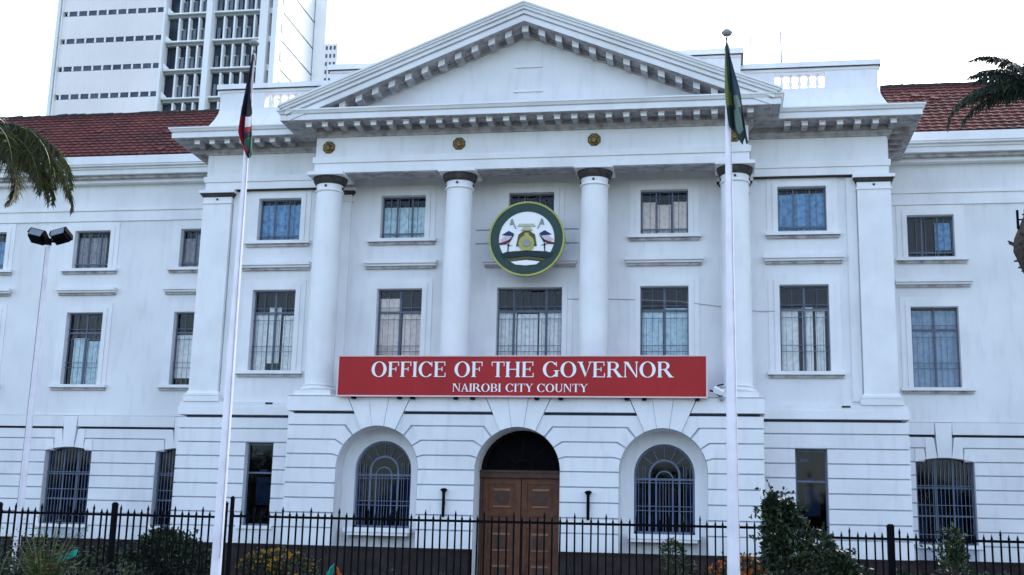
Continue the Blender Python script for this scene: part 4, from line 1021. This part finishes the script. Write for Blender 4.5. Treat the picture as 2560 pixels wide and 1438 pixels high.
fr = [(-5, 18, 3.25, 68), (-14, 12, 3.1, 62), (6, 6, 3.0, 60), (12, 24, 3.2, 72), (-8, 24, 3.1, 70), (2, 0, 2.9, 52), (-12, 0, 3.0, 48), (-30, 16, 3.2, 66), (25, 12, 3.2, 64), (0, -8, 2.6, 30), (3, 12, 3.3, 60), (-50, 15, 2.3, 110),
      (-90, 10, 1.9, 90), (60, 20, 2.4, 100), (120, 20, 2.4, 100), (180, 20, 2.4, 100), (220, 25, 2.4, 100), (270, 10, 2.2, 90), (-60, -75, 1.9, 20), (-30, -82, 2.1, 12)]
palm('palm tree whose drooping green fronds enter at the upper left edge', (-10.9, -14, 0), (-10.3, -14, 9.85), lambda u: .24-.06*u, fr, [L_PALM, L_OL, L_YG, L_PALM], 31, .40, nl=230)
fr = [(178, 36, 2.7, 80), (186, 45, 1.8, 50), (172, 26, 2.1, 62), (168, 55, 1.9, 50), (192, 32, 1.9, 50), (160, 42, 1.9, 50), (200, 58, 2.0, 50), (182, 22, 2.0, 40), (176, 48, 1.8, 40), (240, 55, 2.0, 85), (270, 60, 2.0, 80), (300, 50, 2.0, 80), (0, 50, 2.2, 80), (40, 50, 2.2, 80), (90, 55, 2.2, 80), (130, 60, 2.0, 80), (178, 70, 2.1, 60), (175, 60, 1.7, 50)]
palm('palm tree with dark fronds and a swollen shaggy trunk at the right edge', (12.6, -10, 0), (12.88, -10, 11.35), lambda u: .24+.60*max(0, 1-abs(u-.71)/.13), fr, [L_PAL2, L_DK, L_PAL2, L_MD], 33, .26, nl=150)

# ------------------------------------------------------------------ office tower behind
TY = 80
tw = thing('office_tower', 'tall pale office tower with strip windows and finned glazing behind the left wing', 'building', (-53, TY, 0))
ox, oy = -53, TY
def tb(name, m, boxes):
    b = MB()
    for q in boxes: b.box(q[0]-ox, q[1]-ox, q[2]-oy, q[3]-oy, q[4], q[5])
    return b.build(name, m, tw)
ST = 3.27; zref = 51.7
levels = [zref+ST*i for i in range(-15, 5)]
tb('core', TOWD, [(-66.0, -40.6, 80.6, 92.5, 0, 66)])
# left windowed wall: bands of render between strip windows
b = MB(); prev = 0
for z in levels:
    b.box(-65.9-ox, -53.6-ox, .08, .55, prev, z-.30); prev = z+.30
b.box(-65.9-ox, -53.6-ox, .08, .55, prev, 66); wl = b.build('wall', TOW, tw)
for z in levels[12:]:
    for i in range(10):
        x = -65.2+i*1.17
        if x > -54.6: continue
        b = MB(); b.box(x-ox, x+.98-ox, .16, .22, z-.299, z+.299); o = b.build('strip_window', TOWS, tw)
b = MB()
for z in levels:
    for i in range(11): b.box(-65.2+i*1.17-.19-ox, -65.2+i*1.17-ox, .05, .3, z-.269, z+.269)
b.build('window_mullions', TOWW, tw)['kind'] = 'stuff'
tb('corner_strip', TOWW, [(-66.75, -66.35, 80.1, 92.5, 0, 66), (-66.0, -65.91, 79.8, 92.5, 0, 66)])
b = MB()
for z in levels: b.box(-66.34-ox, -66.01-ox, .3, .8, z-.7, z+1.0)
b.build('slot', GREY, tw)
tb('flank_wall', TOWW, [(-66.34, -66.01, 80.8, 92.4, 0, 66)])
# finned middle part
for q in [(-53.59, -53.35, 79.3, 81, 0, 66), (-48.55, -47.9, 79.2, 81, 0, 66), (-42.4, -41.5, 79.2, 81, 0, 66), (-41.0, -40.42, 79.2, 81, 0, 66)]: tb('pier', TOWW, [q])
b = MB()
for z in levels:
    b.box(-53.3-ox, -42.45-ox, -.25, .6, z-.72-.08, z-.72+.08)
    b.box(-53.3-ox, -42.45-ox, .1, .6, z-1.12, z-.801, 1)
    b.box(-41.49-ox, -41.01-ox, -.2, .6, z-1.2, z-.55)
b.build('floor_slab', [TOWW, GREY], tw)
fm = MB(); fm.box(-.09, .09, -.12, .6, -.60, 2.08); fm.box(-.28, .28, .35, .6, .9, 1.0); fm = fm.mesh('fin', TOWW)
for z in levels[12:]:
    for xx in [-51.9, -50.75, -49.6] + [-46.7, -45.55, -44.4, -43.25]: put('fin', fm, tw, (xx-ox, 0, z-.05))
b = MB()
for z in levels: 
    b.prism([(-53.3-ox, z+.1), (-52.55-ox, z-.65), (-53.3-ox, z-.65)], -.3, .3)
b.build('chamfer', TOWW, tw)
pn = MB()
for z in levels[12:]:
    for xx in [-51.3, -50.15, -49.0, -47.3, -46.1, -44.95, -43.8, -42.9]: pn.box(xx-ox-.28, xx-ox+.05, .3, .5, z-.5, z+.9)
pn.build('blinds', mat('tower_blinds', (.17, .20, .24), .7, .2, .5), tw)['kind'] = 'stuff'
# flank facing right: panels with floor joints
b = MB()
for i, z in enumerate(levels): b.box(-40.6-ox, -40.4-ox, .5, 12.4, (levels[i-1]-.72 if i else 0)+.11, z-.72-.11)
b.box(-40.6-ox, -40.4-ox, .5, 12.4, levels[-1]-.66, 66); b.build('flank_panel', TOWW, tw)
b = MB()
for z in levels: b.box(-40.39-ox, -40.36-ox, .6, 1.3, z+.2, z+1.2)
b.build('flank_slots', GREY, tw)['kind'] = 'stuff'
tb('stair_shaft', TOWW, [(-40.3, -38.9, 90.6, 92.6, 0, 64)])
tw2 = thing('distant_block', 'small grey distant block beside the office tower', 'building', (-27.6, 60, 0))
b = MB(); b.box(-.62, .62, 0, 4, 0, 44.4); b.build('wall', TOW, tw2)
b = MB()
for k in range(8): 
    for i in range(3): b.box(-.45+i*.36, -.28+i*.36, -.02, 0, 38.6+k*.75, 38.95+k*.75)
b.build('window', TOWS, tw2)
for x, y, z0, z1, lab, r in ((7.02, 5, 14.8, 22.5, 'very thin pale antenna mast behind the roof right of the pediment', .03), (8.08, 5, 14.8, 19.72, 'short grey antenna rod standing above the right parapet', .05), (-8.4, 4, 14.8, 18.95, 'short thin antenna rod behind the left slope of the pediment', .02)):
    t = thing('antenna', lab, 'antenna', (x, y, z0)); b = MB(); b.tube([(0, 0, 0), (0, 0, z1-z0)], [r, r*.6], 6); b.build('mast', GREY, t)
    b = MB(); b.box(-.06, .06, -.06, .06, 0, .35); b.build('mount', GREY, t)
# flat roof behind the parapets, so that the antennas stand on something
MB().box(-10.5, 10.5, -.12, 12, 14.645, 14.8).build('flat_roof', SOF, hall)
